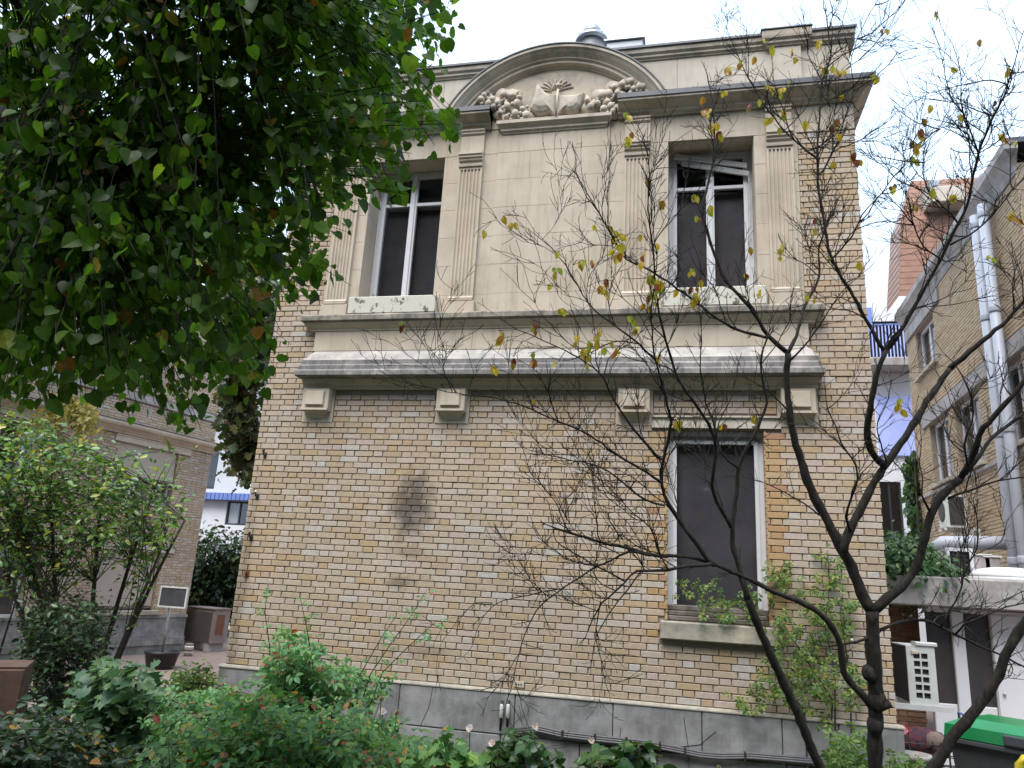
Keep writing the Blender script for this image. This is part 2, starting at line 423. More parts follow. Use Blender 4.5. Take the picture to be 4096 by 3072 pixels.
def build_bricks(parent, org, ax, nrm, bl, orange=None, n_ind=300, mats=('brick', 'brick_orange'), near=True):
    """bricks on a wall: org + ax*s, outward normal nrm; the nearest 300 are objects, the rest one part"""
    org = np.array(org, float); ax = np.array(ax, float); nrm = np.array(nrm, float)
    up = np.array([0, 0, 1.0]); rng = random.Random(5)
    ang = math.atan2(ax[1], ax[0])
    if np.dot(np.cross(ax, up), nrm) < 0: flip = True
    else: flip = False
    def dist(b):
        c = org + ax * (b[0] + b[1]) / 2 + up * (b[2] + b[3]) / 2; return np.linalg.norm(c - EYE)
    full = [b for b in bl if b[4]]
    full.sort(key=lambda b: dist(b) - (.12 if b[5] else 0))
    ind = set(full[:n_ind])
    protos = {}
    mats_m = [M[mats[0]], M[mats[1]]]
    mb = MB()
    for b in bl:
        o = 1 if (orange and orange(b)) else 0
        pr = .001 + rng.random() * .007
        if b not in ind: jj = lambda q: rng.uniform(-q, q); b = (b[0] + jj(.002), b[1] + jj(.002), b[2] + jj(.0018), b[3] + jj(.0018)) + b[4:]
        w, h = b[1] - b[0], b[3] - b[2]
        if b in ind:
            key = (b[5], o)
            if key not in protos:
                q = MB(); q.bev(-w / 2, w / 2, -.004, .02, -h / 2, h / 2, .0035)
                if flip:
                    q.v = [(-x, y, z) for x, y, z in q.v]; q.f = [f[::-1] for f in q.f]
                protos[key] = q.mesh('brick', mats_m[o])
            c = org + ax * (b[0] + b[1]) / 2 + up * (b[2] + b[3]) / 2 + nrm * (pr - .004)
            ob = place('brick', protos[key], parent, c, ang if not flip else ang + math.pi)
        else:
            q = MB(); q.bev(b[0], b[1], -pr, .02, b[2], b[3], .0035)
            vv = [org + ax * x - nrm * y + up * z for x, y, z in q.v]
            mb.add(vv, [f[::-1] for f in q.f] if flip else q.f, o)
    so = mb.obj('brickwork', mats_m, parent); stuff(so)
    return so

# ================================================================ the main brick building
XC, HW = -1.503, 3.466
XL, XR = XC - HW, XC + HW
main = thing('brick_building', 'two storey tan brick building with carved limestone upper storey and arched pediment', 'building', (XC, 0, -1.2))
# openings
LWIN = (-.11, .878, .782, 2.750)
UW = [(XC - 2.368, XC - 1.394, 4.36, 6.25), (XC + 1.394, XC + 2.368, 4.36, 6.25)]
CEL = [(-3.60, -2.84, -1.0, -.42), (-.20, .98, -1.02, -.66)]
SH = 2.845   # half width of the stone upper storey
core = MB()
wall_holes(core, XL + .012, XR - .012, -1.3, 7.40, .012, .36, [LWIN] + UW + CEL)
core.obj('wall', M['mortar'], main)
def side_brick(name, axis='Y'):
    m, nt, b = _new(name); p = pos(nt); sp = N(nt, 'ShaderNodeSeparateXYZ'); nt.links.new(p, sp.inputs[0])
    cb = N(nt, 'ShaderNodeCombineXYZ'); nt.links.new(sp.outputs[axis], cb.inputs[0]); nt.links.new(sp.outputs['Z'], cb.inputs[1])
    t = N(nt, 'ShaderNodeTexBrick'); nt.links.new(cb.outputs[0], t.inputs['Vector'])
    t.inputs['Color1'].default_value = (.42, .31, .21, 1); t.inputs['Color2'].default_value = (.37, .26, .16, 1)
    t.inputs['Mortar'].default_value = (.16, .12, .09, 1); t.inputs['Scale'].default_value = 1
    t.inputs['Brick Width'].default_value = .234; t.inputs['Row Height'].default_value = CH; t.inputs['Mortar Size'].default_value = .005
    nt.links.new(t.outputs['Color'], b.inputs['Base Color']); b.inputs['Roughness'].default_value = .85
    bump(nt, b, t.outputs['Fac'], -.5, .008); return m
M['side_brick'] = side_brick('side_wall_brick'); M['end_brick'] = side_brick('end_wall_brick', 'X')
for xa, xb in ((XL, XL + .3), (XR - .3, XR)):
    sw = MB(); sw.box(xa, xb, .362, 7.0, -1.3, 7.40); sw.obj('side_wall', M['side_brick'], main)
bw = MB(); bw.box(XL + .3, XR - .3, 6.7, 7.0, -1.3, 7.4); bw.obj('rear_wall', M['end_brick'], main)
rf = MB(); rf.box(XL + .02, XR - .02, .05, 6.98, 7.405, 7.45); rf.obj('roof', M['zinc'], main)
fl = MB(); fl.box(XL + .3, XR - .3, .362, 6.7, 3.3, 3.5); fl.obj('floor_slab', M['dark_room'], main)
iw = MB(); iw.box(XL + .3, XR - .3, 3.2, 3.3, -1.2, 3.3); iw.box(XL + .3, XR - .3, 3.2, 3.3, 3.5, 7.40); iw.obj('interior_wall', M['dark_room'], main)

# bricks of the front
LINT = (-.274, 1.047, 2.753, 2.892)
corb_u = (-2.72, -1.036, 1.036, 2.72)
holes = [LWIN, LINT, (XC - SH, XC + SH, 3.17, 7.5), (XL - 1, XR + 1, 6.25, 7.5), (-.18, .95, .598, .782)]
holes += [(XC + u - .205, XC + u + .205, 2.776, 3.2) for u in corb_u]
bl = lay(XL, XR, .004, 6.25, holes, .06)
def is_or(b):
    z = (b[2] + b[3]) / 2
    k = int(round(b[2] / CH)) % 2
    lim = .26 if k else .13
    return .6 < z < 2.75 and (LWIN[0] - lim < b[0] and b[1] < LWIN[0] + .01 or LWIN[1] - .01 < b[0] and b[1] < LWIN[1] + lim + .02)
build_bricks(main, (0, 0, 0), (1, 0, 0), (0, -1, 0), bl, is_or)
# bricks turning into the window reveals
rv = MB()
for z in np.arange(.79, 2.72, CH):
    for x0, x1 in ((LWIN[0] - .02, LWIN[0] + .004), (LWIN[1] - .004, LWIN[1] + .02)):
        rv.box(x0, x1, .0025, .115, z, z + CH - .009)
rv.obj('reveal_bricks', M['brick_orange'], main)['kind'] = 'stuff'

# ---- grey plinth: slabs with open joints, cellar openings
pe = MB(); pe.mould(XL, XR, [(.0, -.03), (.056, -.03), (.056, -.02), (.045, -.004), (.03, .002), (0, .002)], ext=True); pe.obj('plinth_edge', M['plinth_edge'], main)
xs_top = [XL - .045, -4.1, -3.33, -2.86, -1.62, -.63, .22, .95, 1.45, XR + .045]
for a, b_ in zip(xs_top, xs_top[1:]):
    q = MB(); q.bev(a + .004, b_ - .004, -.045 - rnd.random() * .004, .012, -.42, -.031, .007); q.obj('stone_slab', M['plinth'], main)
xs_low = [XL - .045, -4.35, -3.60, -2.84, -2.30, -1.75, -.95, -.20, .98, 1.5, XR + .045]
for a, b_ in zip(xs_low, xs_low[1:]):
    if abs(a + 3.60) < .01: continue
    if abs(a + .20) < .01:
        q = MB(); q.bev(a + .004, b_ - .004, -.041, .012, -.60, -.428, .007); q.obj('stone_slab', M['plinth'], main)
        for i in range(5):
            q = MB(); w = 1.18 / 5; q.bev(a + i * w + .004, a + (i + 1) * w - .004, -.03, .012, -.66, -.607, .005); q.obj('brick', M['brick'], main)
        continue
    q = MB(); q.bev(a + .004, b_ - .004, -.043 - rnd.random() * .004, .012, -1.26, -.428, .007); q.obj('stone_slab', M['plinth'], main)
for h in CEL:
    w = MB(); w.box(h[0], h[1], .16, .2, h[2], h[3]); 
    f = MB(); f.box(h[0], h[1], .10, .155, h[3] - .03, h[3]); f.box(h[0], h[1], .10, .155, h[2], h[2] + .04)
    f.box(h[0], h[0] + .04, .10, .155, h[2] + .041, h[3] - .031); f.box(h[1] - .04, h[1], .10, .155, h[2] + .041, h[3] - .031)
    fo = f.obj('cellar_window', M['dark_frame'], main); w.obj('pane', M['black'], fo)
    for i in range(1, 7):
        x = h[0] + (h[1] - h[0]) * i / 7
        bb = MB(); bb.tube([(x, .06, h[2] - .02), (x, .06, h[3] + .02)], .008, 6); bb.obj('iron_bar', M['iron'], main)
# hairline cracks in the plinth
ck = MB()
for pts in (((-3.03, -.05), (-3.06, -.2), (-3.12, -.41)), ((-2.5, -.04), (-2.52, -.22), (-2.60, -.42)), ((.05, -.1), (.09, -.35), (.10, -.6)), ((-.55, -.25), (-.57, -.42)), ((.35, -.2), (.2, -.33), (-.05, -.38))):
    ck = MB(); ck.tube([(x, -.0475, z) for x, z in pts], .004, 4); ck.obj('crack', M['iron'], main)

# ---- lower window
def win_frame(parent, x0, x1, z0, z1, y, fw, name='window', mat='white_peel'):
    f = MB(); f.box(x0, x0 + fw, y, y + .06, z0, z1); f.box(x1 - fw, x1, y, y + .06, z0, z1)
    f.box(x0 + fw, x1 - fw, y, y + .06, z1 - fw, z1); f.box(x0 + fw, x1 - fw, y, y + .06, z0, z0 + fw)
    return f.obj(name, M[mat], parent)
x0, x1, z0, z1 = LWIN
w = win_frame(main, x0 + .003, x1 - .003, z0 + .10, z1 - .003, .115, .055)
w['label'] = 'tall single pane ground floor window with peeling white frame'
i2 = MB(); i2.box(x0 + .058, x0 + .095, .10, .16, z0 + .16, z1 - .14); i2.box(x1 - .095, x1 - .058, .10, .16, z0 + .16, z1 - .14)
i2.box(x0 + .058, x1 - .058, .10, .16, z1 - .139, z1 - .10); i2.obj('sash', M['white_peel'], w)
pn = MB(); pn.box(x0 + .096, x1 - .096, .135, .141, z0 + .161, z1 - .141); pn.obj('pane', M['glass'], w)
sc_ = MB(); sc_.box(x0 + .06, x1 - .06, .19, .2, z0 + .11, z1 - .01); sc_.obj('grey_screen', M['screen'], w)  # grey sheet added behind the glass to lift its tone from black
hd = MB(); hd.box(x0 + .058, x1 - .058, .09, .17, z1 - .099, z1 - .06); hd.obj('head_rail', M['wood_grey'], w)
for i, (za, zb, yy) in enumerate(((.10, .155, .075), (.052, .098, .05), (.004, .05, .03))):
    sb = MB(); sb.bev(x0 + .006, x1 - .006, yy, .20, z0 + za, z0 + zb, .008); sb.obj('wooden_sill', M['wood_grey'], w)
sl = MB(); sl.bev(-.175, .945, -.085, .05, .604, .778, .012); sl.obj('stone_sill', M['stone_sill'], main)
ln = MB(); ln.mould(LINT[0], LINT[1], [(.012, 2.757), (.02, 2.76), (.02, 2.865), (.045, 2.872), (.045, 2.888), (0, 2.891)], ext=False)
lno = ln.obj('lintel', M['stone_light'], main)
for xx in (-.02, .79):
    bn = MB()
    for k in range(7):
        bn.ball((xx + rnd.uniform(-.02, .02), -.03, 2.815 + rnd.uniform(-.035, .035)), rnd.uniform(.014, .024), n=7, m=5)
    bn.obj('carved_boss', M['stone_carved'], lno, True)

# ---- corbels, ledge, frieze, shelf
for u in corb_u:
    x = XC + u
    bk = MB(); bk.bev(x - .20, x + .20, -.012, .012, 2.78, 3.175, .004); co = bk.obj('corbel', M['stone'], main)
    bx_ = MB(); bx_.bev(x - .17, x + .17, -.11, -.0125, 2.935, 3.172, .008)
    bx_.mould(x - .17, x + .17, [(.10, 2.905), (.125, 2.908), (.125, 2.93), (.11, 2.936)], ext=False); bx_.obj('corbel_block', M['stone'], co)
    pn = MB(); pn.bev(x - .115, x + .115, -.14, -.111, 2.965, 3.135, .006); pn.obj('panel', M['stone'], co)
    dr = MB(); dr.mould(x - .05, x + .05, [(.012, 2.82), (.03, 2.825), (.04, 2.85), (.06, 2.875), (.09, 2.895), (.10, 2.904)], ext=True); dr.obj('drop', M['stone'], co)
ar = MB(); ar.mould(XC - 2.93, XC + 2.93, [(.03, 3.178), (.05, 3.19), (.05, 3.225), (.085, 3.25), (.11, 3.294), (0, 3.294)], ext=False); ar.obj('architrave', M['stone'], main)
lg = MB(); segs = [XC - 2.75, -2.7, -.55, XC + 2.75]
lp = [(.0, 3.297), (.21, 3.297), (.225, 3.31), (.225, 3.36), (.20, 3.385), (.20, 3.43), (.175, 3.455), (.175, 3.505), (.11, 3.60), (.062, 3.655), (0, 3.656)]
lg.mould(XC - 2.75, XC + 2.75, lp[:8] + [(0, 3.506)], ext=True)
lo = lg.obj('ledge', M['stone_ledge'], main); lo['label'] = 'projecting stone ledge blackened by weather'
M['stone_slope'] = stone('washed_ledge_top', (.47, .43, .39), .35, .5, (.24, .22, .21))
tp = MB(); tp.mould(XC - 2.76, XC + 2.76, [(.174, 3.5065), (.15, 3.53), (.105, 3.60), (.062, 3.65), (0, 3.652)], ext=True); tp.obj('ledge_slope', M['stone_slope'], main)
fr_x = [XC - 2.86, -3.55, -2.35, -1.1, .25, XC + 2.86]
for a, b_ in zip(fr_x, fr_x[1:]):
    q = MB(); q.bev(a + .0015, b_ - .0015, -.06, .012, 3.656, 3.905, .003); q.obj('frieze_block', M['stone'], main)
mm = MB(); mm.mould(XC - 2.86, XC + 2.86, [(.06, 3.908), (.072, 3.915), (.072, 3.935), (.10, 3.955), (.135, 3.995), (.135, 4.005), (0, 4.005)], ext=True); mm.obj('moulding', M['stone'], main)
sf = MB(); sf.mould(XC - 2.86, XC + 2.86, [(.0, 4.008), (.15, 4.008), (.165, 4.02), (.165, 4.075), (.14, 4.098), (0, 4.104)], ext=True); so = sf.obj('shelf_course', M['stone_shelf'], main)

# ---- ashlar of the upper storey, block by block
zc = [4.106, 4.36] + [4.36 + .378 * i for i in range(1, 6)] ; zc[-1] = 6.25
def ashlar(xa, xb, za, zb, y, mat='stone'):
    q = MB(); q.bev(xa + .0006, xb - .0006, y - rnd.random() * .002, .012, za + .0006, zb - .0006, .0022); return q.obj('ashlar_block', M[mat], main)
cols = [XC - SH, UW[0][0], UW[0][1], XC - .70, XC + .70, UW[1][0], UW[1][1], XC + SH]
for j in range(len(zc) - 1):
    za, zb = zc[j], zc[j + 1]
    for i in range(7):
        xa, xb = cols[i], cols[i + 1]
        if i in (1, 5) and j > 0: continue
        if i == 3:
            sp_ = (xa + .45, xb - .45) if j % 2 else ((xa + xb) / 2 - .12, xb)
            ks = [xa] + ([xa + .42, xb - .42] if j % 2 else [(xa + xb) / 2 + .05]) + [xb]
            for p_, q_ in zip(ks, ks[1:]): ashlar(p_, q_, za, zb, -.03)
        else:
            ashlar(xa, xb, za, zb, -.012)
# reveal linings of the upper windows
for h in UW:
    for j in range(1, len(zc) - 1):
        for xx in ((h[0] - .02, h[0] + .003), (h[1] - .003, h[1] + .02)):
            q = MB(); q.box(xx[0], xx[1], .013, .285, zc[j] + .001, zc[j + 1] - .001); q.obj('reveal_block', M['stone'], main)
    q = MB(); q.box(h[0] + .004, h[1] - .004, .013, .285, 6.246, 6.27); q.obj('reveal_block', M['stone'], main)
    q = MB(); q.box(h[0] + .004, h[1] - .004, -.02, .35, 4.335, 4.363); q.obj('window_sill', M['stone_shelf'], main)
# entablature band 6.25 - 6.60 over the whole front
ex = [XL, XC - 2.6, XC - 1.9, XC - .70, XC + .70, XC + 1.9, XC + 2.6, XR]
for k in range(7):
    q = MB(); q.bev(ex[k] + .0015, ex[k + 1] - .0015, -.014 - (.016 if k == 3 else 0), .012, 6.252, 6.598, .003); q.obj('ashlar_block', M['stone'], main)

# ---- fluted pilasters
def pilaster(x0, x1):
    p = .055
    b = MB(); b.bev(x0 - .03, x1 + .03, -.085, -.0145, 4.108, 4.255, .006)
    po = b.obj('pilaster', M['stone'], main)
    m_ = MB(); m_.mould(x0, x1, [(.012, 4.256), (.085, 4.258), (.088, 4.275), (.07, 4.285), (.075, 4.30), (.06, 4.318), (.056, 4.33), (.012, 4.33)], ext=False); m_.obj('base', M['stone'], po)
    # shaft with six flutes
    w = x1 - x0; nfl = 6; pts = [(x0, -.0125), (x0, -p)]
    e = .018; fw = (w - 2 * e) / nfl
    for i in range(nfl):
        a = x0 + e + i * fw
        for t, d in ((.14, 0), (.22, .011), (.5, .019), (.78, .011), (.86, 0)): pts.append((a + t * fw, -p + d))
    pts += [(x1, -p), (x1, -.0125)]
    s = MB()
    n = len(pts); vs2 = []
    for z in (4.331, 6.03): vs2 += [(x, y, z) for x, y in pts]
    s.add(vs2, [(i, i + 1, n + i + 1, n + i) for i in range(n - 1)])
    s.box(x0, x1, -p, -.0125, 6.0305, 6.064); s.obj('shaft', M['stone'], po)
    c = MB(); c.mould(x0, x1, [(.012, 6.065), (.072, 6.066), (.076, 6.085), (.06, 6.09), (.06, 6.135), (.085, 6.145), (.085, 6.165), (.105, 6.18), (.105, 6.205), (.12, 6.215), (.12, 6.243), (.012, 6.25)], ext=False)
    c.obj('capital', M['stone'], po)
    k = MB(); k.bev(x0, x1, -p, -.0165, 6.252, 6.51, .004); k.obj('neck_block', M['stone'], po)
    k = MB(); k.mould(x0, x1, [(.016, 6.512), (.06, 6.513), (.075, 6.53), (.075, 6.55), (.09, 6.565), (.09, 6.585), (.016, 6.59)], ext=False); k.obj('cap', M['stone'], po)
for a, b_ in ((-2.79, -2.50), (-1.185, -.88), (.88, 1.185), (2.50, 2.79)): pilaster(XC + a, XC + b_)

# ---- crumbling painted panels under the upper windows
for h, lab in zip(UW, ('left', 'right')):
    q = MB(); q.bev(h[0] - .075, h[1] + .075, -.115, -.0145, 4.112, 4.333, .01); q.obj('sill_panel', M['cream_peel'], main)

# ---- upper windows
def upper_window(h, broken):
    x0, x1, z0, z1 = h; z0 = 4.365; y = .29
    w = win_frame(main, x0 + .004, x1 - .004, z0, z1 - .005, y, .05)
    w['label'] = 'upper casement window with fallen white blind behind the glass' if broken else 'upper casement window with dark glass and peeling white frame'
    xm = (x0 + x1) / 2; zt = 5.77
    for a, b_ in ((x0 + .055, xm - .001), (xm + .001, x1 - .055)):
        s = MB(); s.box(a, a + .045, y - .012, y + .04, z0 + .051, z1 - .056); s.box(b_ - .045, b_, y - .012, y + .04, z0 + .051, z1 - .056)
        s.box(a + .045, b_ - .045, y - .01, y + .04, zt - .02, zt + .02); s.box(a + .045, b_ - .045, y - .01, y + .04, z0 + .051, z0 + .10); s.box(a + .045, b_ - .045, y - .01, y + .04, z1 - .10, z1 - .056)
        so = s.obj('casement', M['white_peel'], w)
        for za, zb in ((z0 + .1, zt - .02), (zt + .02, z1 - .1)):
            p = MB(); p.box(a + .045, b_ - .045, y + .012, y + .017, za, zb); p.obj('pane', M['glass'], so)
    ct = MB(); ct.box(xm - .022, xm + .022, y - .03, y - .0125, z0 + .052, z1 - .056); ct.obj('meeting_rail', M['white_peel'], w)
    sc_ = MB(); sc_.box(x0 + .05, x1 - .05, y + .09, y + .1, z0 + .03, z1 - (.5 if broken else .03)); sc_.obj('pane_backing', M['screen' if broken else 'backing_dark'], w)  # plain sheet added behind the panes to set how dark the glass looks
    if broken:
        for k, (dx, zz, tilt, ln_) in enumerate(((.0, 6.06, -.22, .86), (.05, 5.97, -.25, .80), (-.12, 6.12, -.14, .5))):
            s = MB()
            for i in range(4): s.box(-ln_ / 2, ln_ / 2, -.01, .02, i * .016, i * .016 + .012)
            s.xform(Matrix.Translation((xm + dx, .21 + k * .02, zz)) @ Matrix.Rotation(-tilt, 4, 'Y')); s.obj('blind_slats', M['blind_white'], w)
        r = MB(); r.tube([(x1 - .04, .24, 5.9), (x1 - .045, .25, 4.9)], .008, 5); r.obj('blind_cord', M['blind_white'], w)
upper_window(UW[0], False); upper_window(UW[1], True)

# ---- main cornice, broken in the middle
cprof = [(.016, 6.60), (.05, 6.602), (.055, 6.625), (.09, 6.64), (.09, 6.665), (.12, 6.69), (.17, 6.715), (.185, 6.735), (.20, 6.74), (.20, 6.785), (.03, 6.82), (0, 6.82)]
def corn(x0, x1):
    c = MB(); c.mould(x0, x1, cprof, y=.0, ext=False); return c
def corn_side(parent):
    pass
def cornice(left):
    a, b_ = (XL, XC - .80) if left else (XC + .80, XR)
    c = MB(); vs2 = []; fs = []
    for p, z in cprof:
        if left: vs2 += [(XL - p, 5.0, z), (XL - p, -p, z), (b_, -p, z), (b_, .01, z)]
        else: vs2 += [(a, .01, z), (a, -p, z), (XR + p, -p, z), (XR + p, 5.0, z)]
    for i in range(len(cprof) - 1):
        for k in range(3): fs.append((4 * i + k, 4 * i + k + 1, 4 * i + 5 + k, 4 * i + 4 + k))
    nn = len(cprof)
    fs.append(tuple(4 * i + (2 if left else 1) for i in range(nn)))
    c.add(vs2, fs); o = c.obj('cornice', M['stone_carved'], main)
    z_ = MB()
    if left: z_.box(XL - .212, b_ + .005, -.212, -.02, 6.822, 6.834); z_.box(XL - .212, XL - .001, -.0195, 5, 6.822, 6.834); z_.box(XL - .212, b_ + .005, -.214, -.202, 6.77, 6.8215)
    else: z_.box(a - .005, XR + .212, -.212, -.02, 6.822, 6.834); z_.box(XR + .001, XR + .212, -.0195, 5, 6.822, 6.834); z_.box(a - .005, XR + .212, -.214, -.202, 6.77, 6.8215)
    z_.obj('flashing', M['zinc'], o)
cornice(True); cornice(False)

# ---- attic parapet
atx = [XL, XC - 2.3, XC - 1.5, XC - .6, XC + .6, XC + 1.5, XC + 2.3, XR]
for a, b_ in zip(atx, atx[1:]):
    q = MB(); q.bev(a + .0015, b_ - .0015, .0, .30, 6.836, 7.415, .003); q.obj('attic_block', M['stone_light'], main)
ac = MB(); ac.mould(XL, XR, [(.0, 7.416), (.02, 7.418), (.025, 7.44), (.045, 7.45), (.045, 7.475), (.07, 7.50), (.075, 7.53), (.075, 7.575), (0, 7.58)], y=.005); ac.obj('attic_cornice', M['stone_carved'], main)
rt = MB(); rt.box(XL - .075, XL + .02, .006, 6.9, 7.42, 7.578); rt.box(XR - .02, XR + .075, .006, 6.9, 7.42, 7.578); rt.box(XL, XL + .3, .301, 6.9, 6.836, 7.415); rt.box(XR - .3, XR, .301, 6.9, 6.836, 7.415); rt.obj('attic_return', M['stone_light'], main)
zf = MB(); zf.box(XL - .085, XR + .085, -.088, .32, 7.582, 7.594); zf.box(XL - .085, XR + .085, -.090, -.078, 7.562, 7.5815); zf.obj('flashing', M['zinc'], main)
for u in (-2.77, 2.77):
    q = MB(); q.bev(XC + u - .16, XC + u + .16, -.045, -.001, 6.836, 7.41, .004); bo = q.obj('attic_pier', M['stone_light'], main)
    c = MB(); c.mould(XC + u - .16, XC + u + .16, [(.0, 7.412), (.065, 7.418), (.07, 7.44), (.09, 7.45), (.09, 7.475), (.115, 7.50), (.12, 7.53), (.12, 7.575), (.12, 7.60), (0, 7.61)], y=.004); c.obj('pier_cap', M['stone_carved'], bo)
    zf = MB(); zf.box(XC + u - .292, XC + u + .292, -.128, .32, 7.612, 7.626); zf.obj('flashing', M['zinc'], bo)

# ---- segmental pediment
PR, PZ = 1.53, 6.12
a0 = math.asin((6.80 - PZ) / PR)
def arc_sweep(prof, r0, z_c, a_s, n=40):
    """prof: (projection, radial offset) swept along an arc in the facade plane"""
    mb = MB(); vs2 = []; k = len(prof)
    for i in range(n + 1):
        a = a_s + (math.pi - 2 * a_s) * i / n
        for p, dr in prof: vs2.append((XC + (r0 + dr) * math.cos(a), -p, z_c + (r0 + dr) * math.sin(a)))
    fs = [(i * k + j, i * k + j + 1, (i + 1) * k + j + 1, (i + 1) * k + j) for i in range(n) for j in range(k - 1)]
    fs.append(tuple(range(k))); fs.append(tuple(n * k + j for j in range(k - 1, -1, -1)))
    mb.add(vs2, fs); return mb
ped = arc_sweep([(-.05, -.24), (.04, -.24), (.05, -.215), (.09, -.20), (.09, -.165), (.115, -.15), (.115, -.135), (.16, -.09), (.185, -.055), (.20, -.045), (.20, -.005), (-.05, -.005)], PR, PZ, a0)
po = ped.obj('pediment', M['stone_carved'], main); po['label'] = 'segmental arched pediment with moulded stone rim'
arc_sweep([(-.3, -.003), (.212, -.003), (.212, .012), (-.3, .012)], PR, PZ, a0).obj('flashing', M['zinc'], po)
ty = MB(); n = 40; vs2 = []
ri = PR - .23
aa = math.asin((6.60 - PZ) / ri)
vs2 = [(XC + ri * math.cos(aa + (math.pi - 2 * aa) * i / n), -.022, PZ + ri * math.sin(aa + (math.pi - 2 * aa) * i / n)) for i in range(n + 1)]
ty.add(vs2, [tuple(range(n + 1))]); ty.obj('tympanum', M['stone_carved'], po)
# small moulded shelf under the relief
ls = MB(); ls.mould(XC - .60, XC + .60, [(.03, 6.50), (.045, 6.503), (.05, 6.525), (.07, 6.535), (.07, 6.56), (.10, 6.59), (.12, 6.61), (.12, 6.655), (.03, 6.672)], ext=True); ls.obj('relief_shelf', M['stone_carved'], po)
# shell fan above the cartouche
sh = MB(); scx, scz = XC - .01, 7.08
for i in range(9):
    a = math.radians(15 + 150 * i / 8)
    L = .24
    sh.tube([(scx + .05 * math.cos(a), -.03, scz + .03 * math.sin(a)), (scx + L * .6 * math.cos(a), -.03, scz + L * .5 * math.sin(a)), (scx + L * math.cos(a), -.03, scz + L * .72 * math.sin(a))], [.008, .011, .012], 6)
sh.obj('carved_shell', M['stone_carved'], po, True)
# cartouche: two flat scalloped lobes either side of a stem
FZ = lambda x, y, d: yplane(1600 + x * .5425, y * .5425, -d)
half = [(1140, 845), (1095, 818), (1050, 832), (1000, 832), (957, 802), (975, 745), (992, 690), (1000, 640), (1018, 612), (1040, 645), (1075, 685), (1115, 705), (1148, 700)]
other = [(1158, 845), (1200, 815), (1245, 828), (1290, 818), (1328, 780), (1345, 730), (1360, 685), (1335, 690), (1300, 700), (1240, 705), (1190, 705), (1158, 700)]
for hp in (half, other):
    pts = [FZ(x, y, .09) for x, y in hp]; cxm = sum(p[0] for p in pts) / len(pts); czm = sum(p[2] for p in pts) / len(pts); n = len(pts)
    ca = MB(); vs2 = [(cxm, -.135, czm - .03)]
    for sc_, d in ((.6, .128), (.9, .105), (1.0, .085), (1.0, .02)): vs2 += [(cxm + (p[0] - cxm) * sc_, -d, czm + (p[2] - czm) * sc_) for p in pts]
    fs = [(0, 1 + i, 1 + (i + 1) % n) for i in range(n)]
    for k in range(3): fs += [(1 + k * n + i, 1 + (k + 1) * n + i, 1 + (k + 1) * n + (i + 1) % n, 1 + k * n + (i + 1) % n) for i in range(n)]
    ca.add(vs2, fs); ca.obj('cartouche', M['stone_carved'], po)
ct = MB(); ct.tube([tuple(FZ(1150, 850, .13)), tuple(FZ(1155, 760, .14)), tuple(FZ(1165, 660, .12))], [.010, .012, .016], 7)
for (xa, ya), (xb, yb) in (((1165, 640), (1110, 690)), ((1165, 640), (1215, 640))): ct.tube([tuple(FZ(xa, ya, .1)), tuple(FZ((xa + xb) / 2, min(ya, yb) - 15, .11)), tuple(FZ(xb, yb, .1))], [.016, .014, .008], 7)
ct.obj('carved_stem', M['stone_carved'], po, True)
kc = FZ(1165, 630, .1); hd = MB(); hd.ball(tuple(kc), .035, (1, .8, 1), 10, 8); hd.obj('carved_knot', M['stone_carved'], po, True)
# fruit garlands, each fruit a carving of its own
GL = [(620, 705), (680, 735), (762, 700), (792, 785), (742, 835), (862, 765), (828, 705), (905, 805), (932, 852), (785, 865), (692, 790), (598, 735), (655, 765), (850, 840), (720, 760), (880, 720)]
GR = [(1702, 605), (1640, 625), (1582, 645), (1540, 695), (1485, 705), (1532, 752), (1602, 685), (1722, 655), (1765, 640), (1455, 765), (1405, 790), (1502, 805), (1570, 820), (1555, 785), (1800, 640), (1380, 740)]
for cl_ in (GL, GR):
    base = MB()
    for x, y in cl_[::2]: base.ball(tuple(FZ(x, y + 8, .03)), .12, (1.1, .45, .9), 8, 6, 0, .12)
    ga = base.obj('garland', M['stone_carved'], po, True)
    for x, y in cl_:
        fb = MB(); fb.ball(tuple(FZ(x, y, .09)), rnd.uniform(.036, .056), (1, 1, rnd.uniform(.9, 1.3)), 10, 8); fb.obj('carved_fruit', M['stone_carved'], ga, True)
        for k in range(2):
            fb = MB(); fb.ball(tuple(FZ(x + rnd.uniform(-38, 38), y + rnd.uniform(-30, 34), .09)), rnd.uniform(.018, .03), (1, 1, 1.1), 8, 6); fb.obj('carved_fruit', M['stone_carved'], ga, True)
        if rnd.random() < .6:
            q = FZ(x + rnd.uniform(-30, 30), y + rnd.uniform(-30, 30), .09); lf = MB(); lf.ball((0, 0, 0), .05, (1.4, .25, .5), 8, 5); lf.xform(Matrix.Translation(tuple(q)) @ Matrix.Rotation(rnd.uniform(0, 6.28), 4, 'Y')); lf.obj('carved_leaf', M['stone_carved'], ga, True)

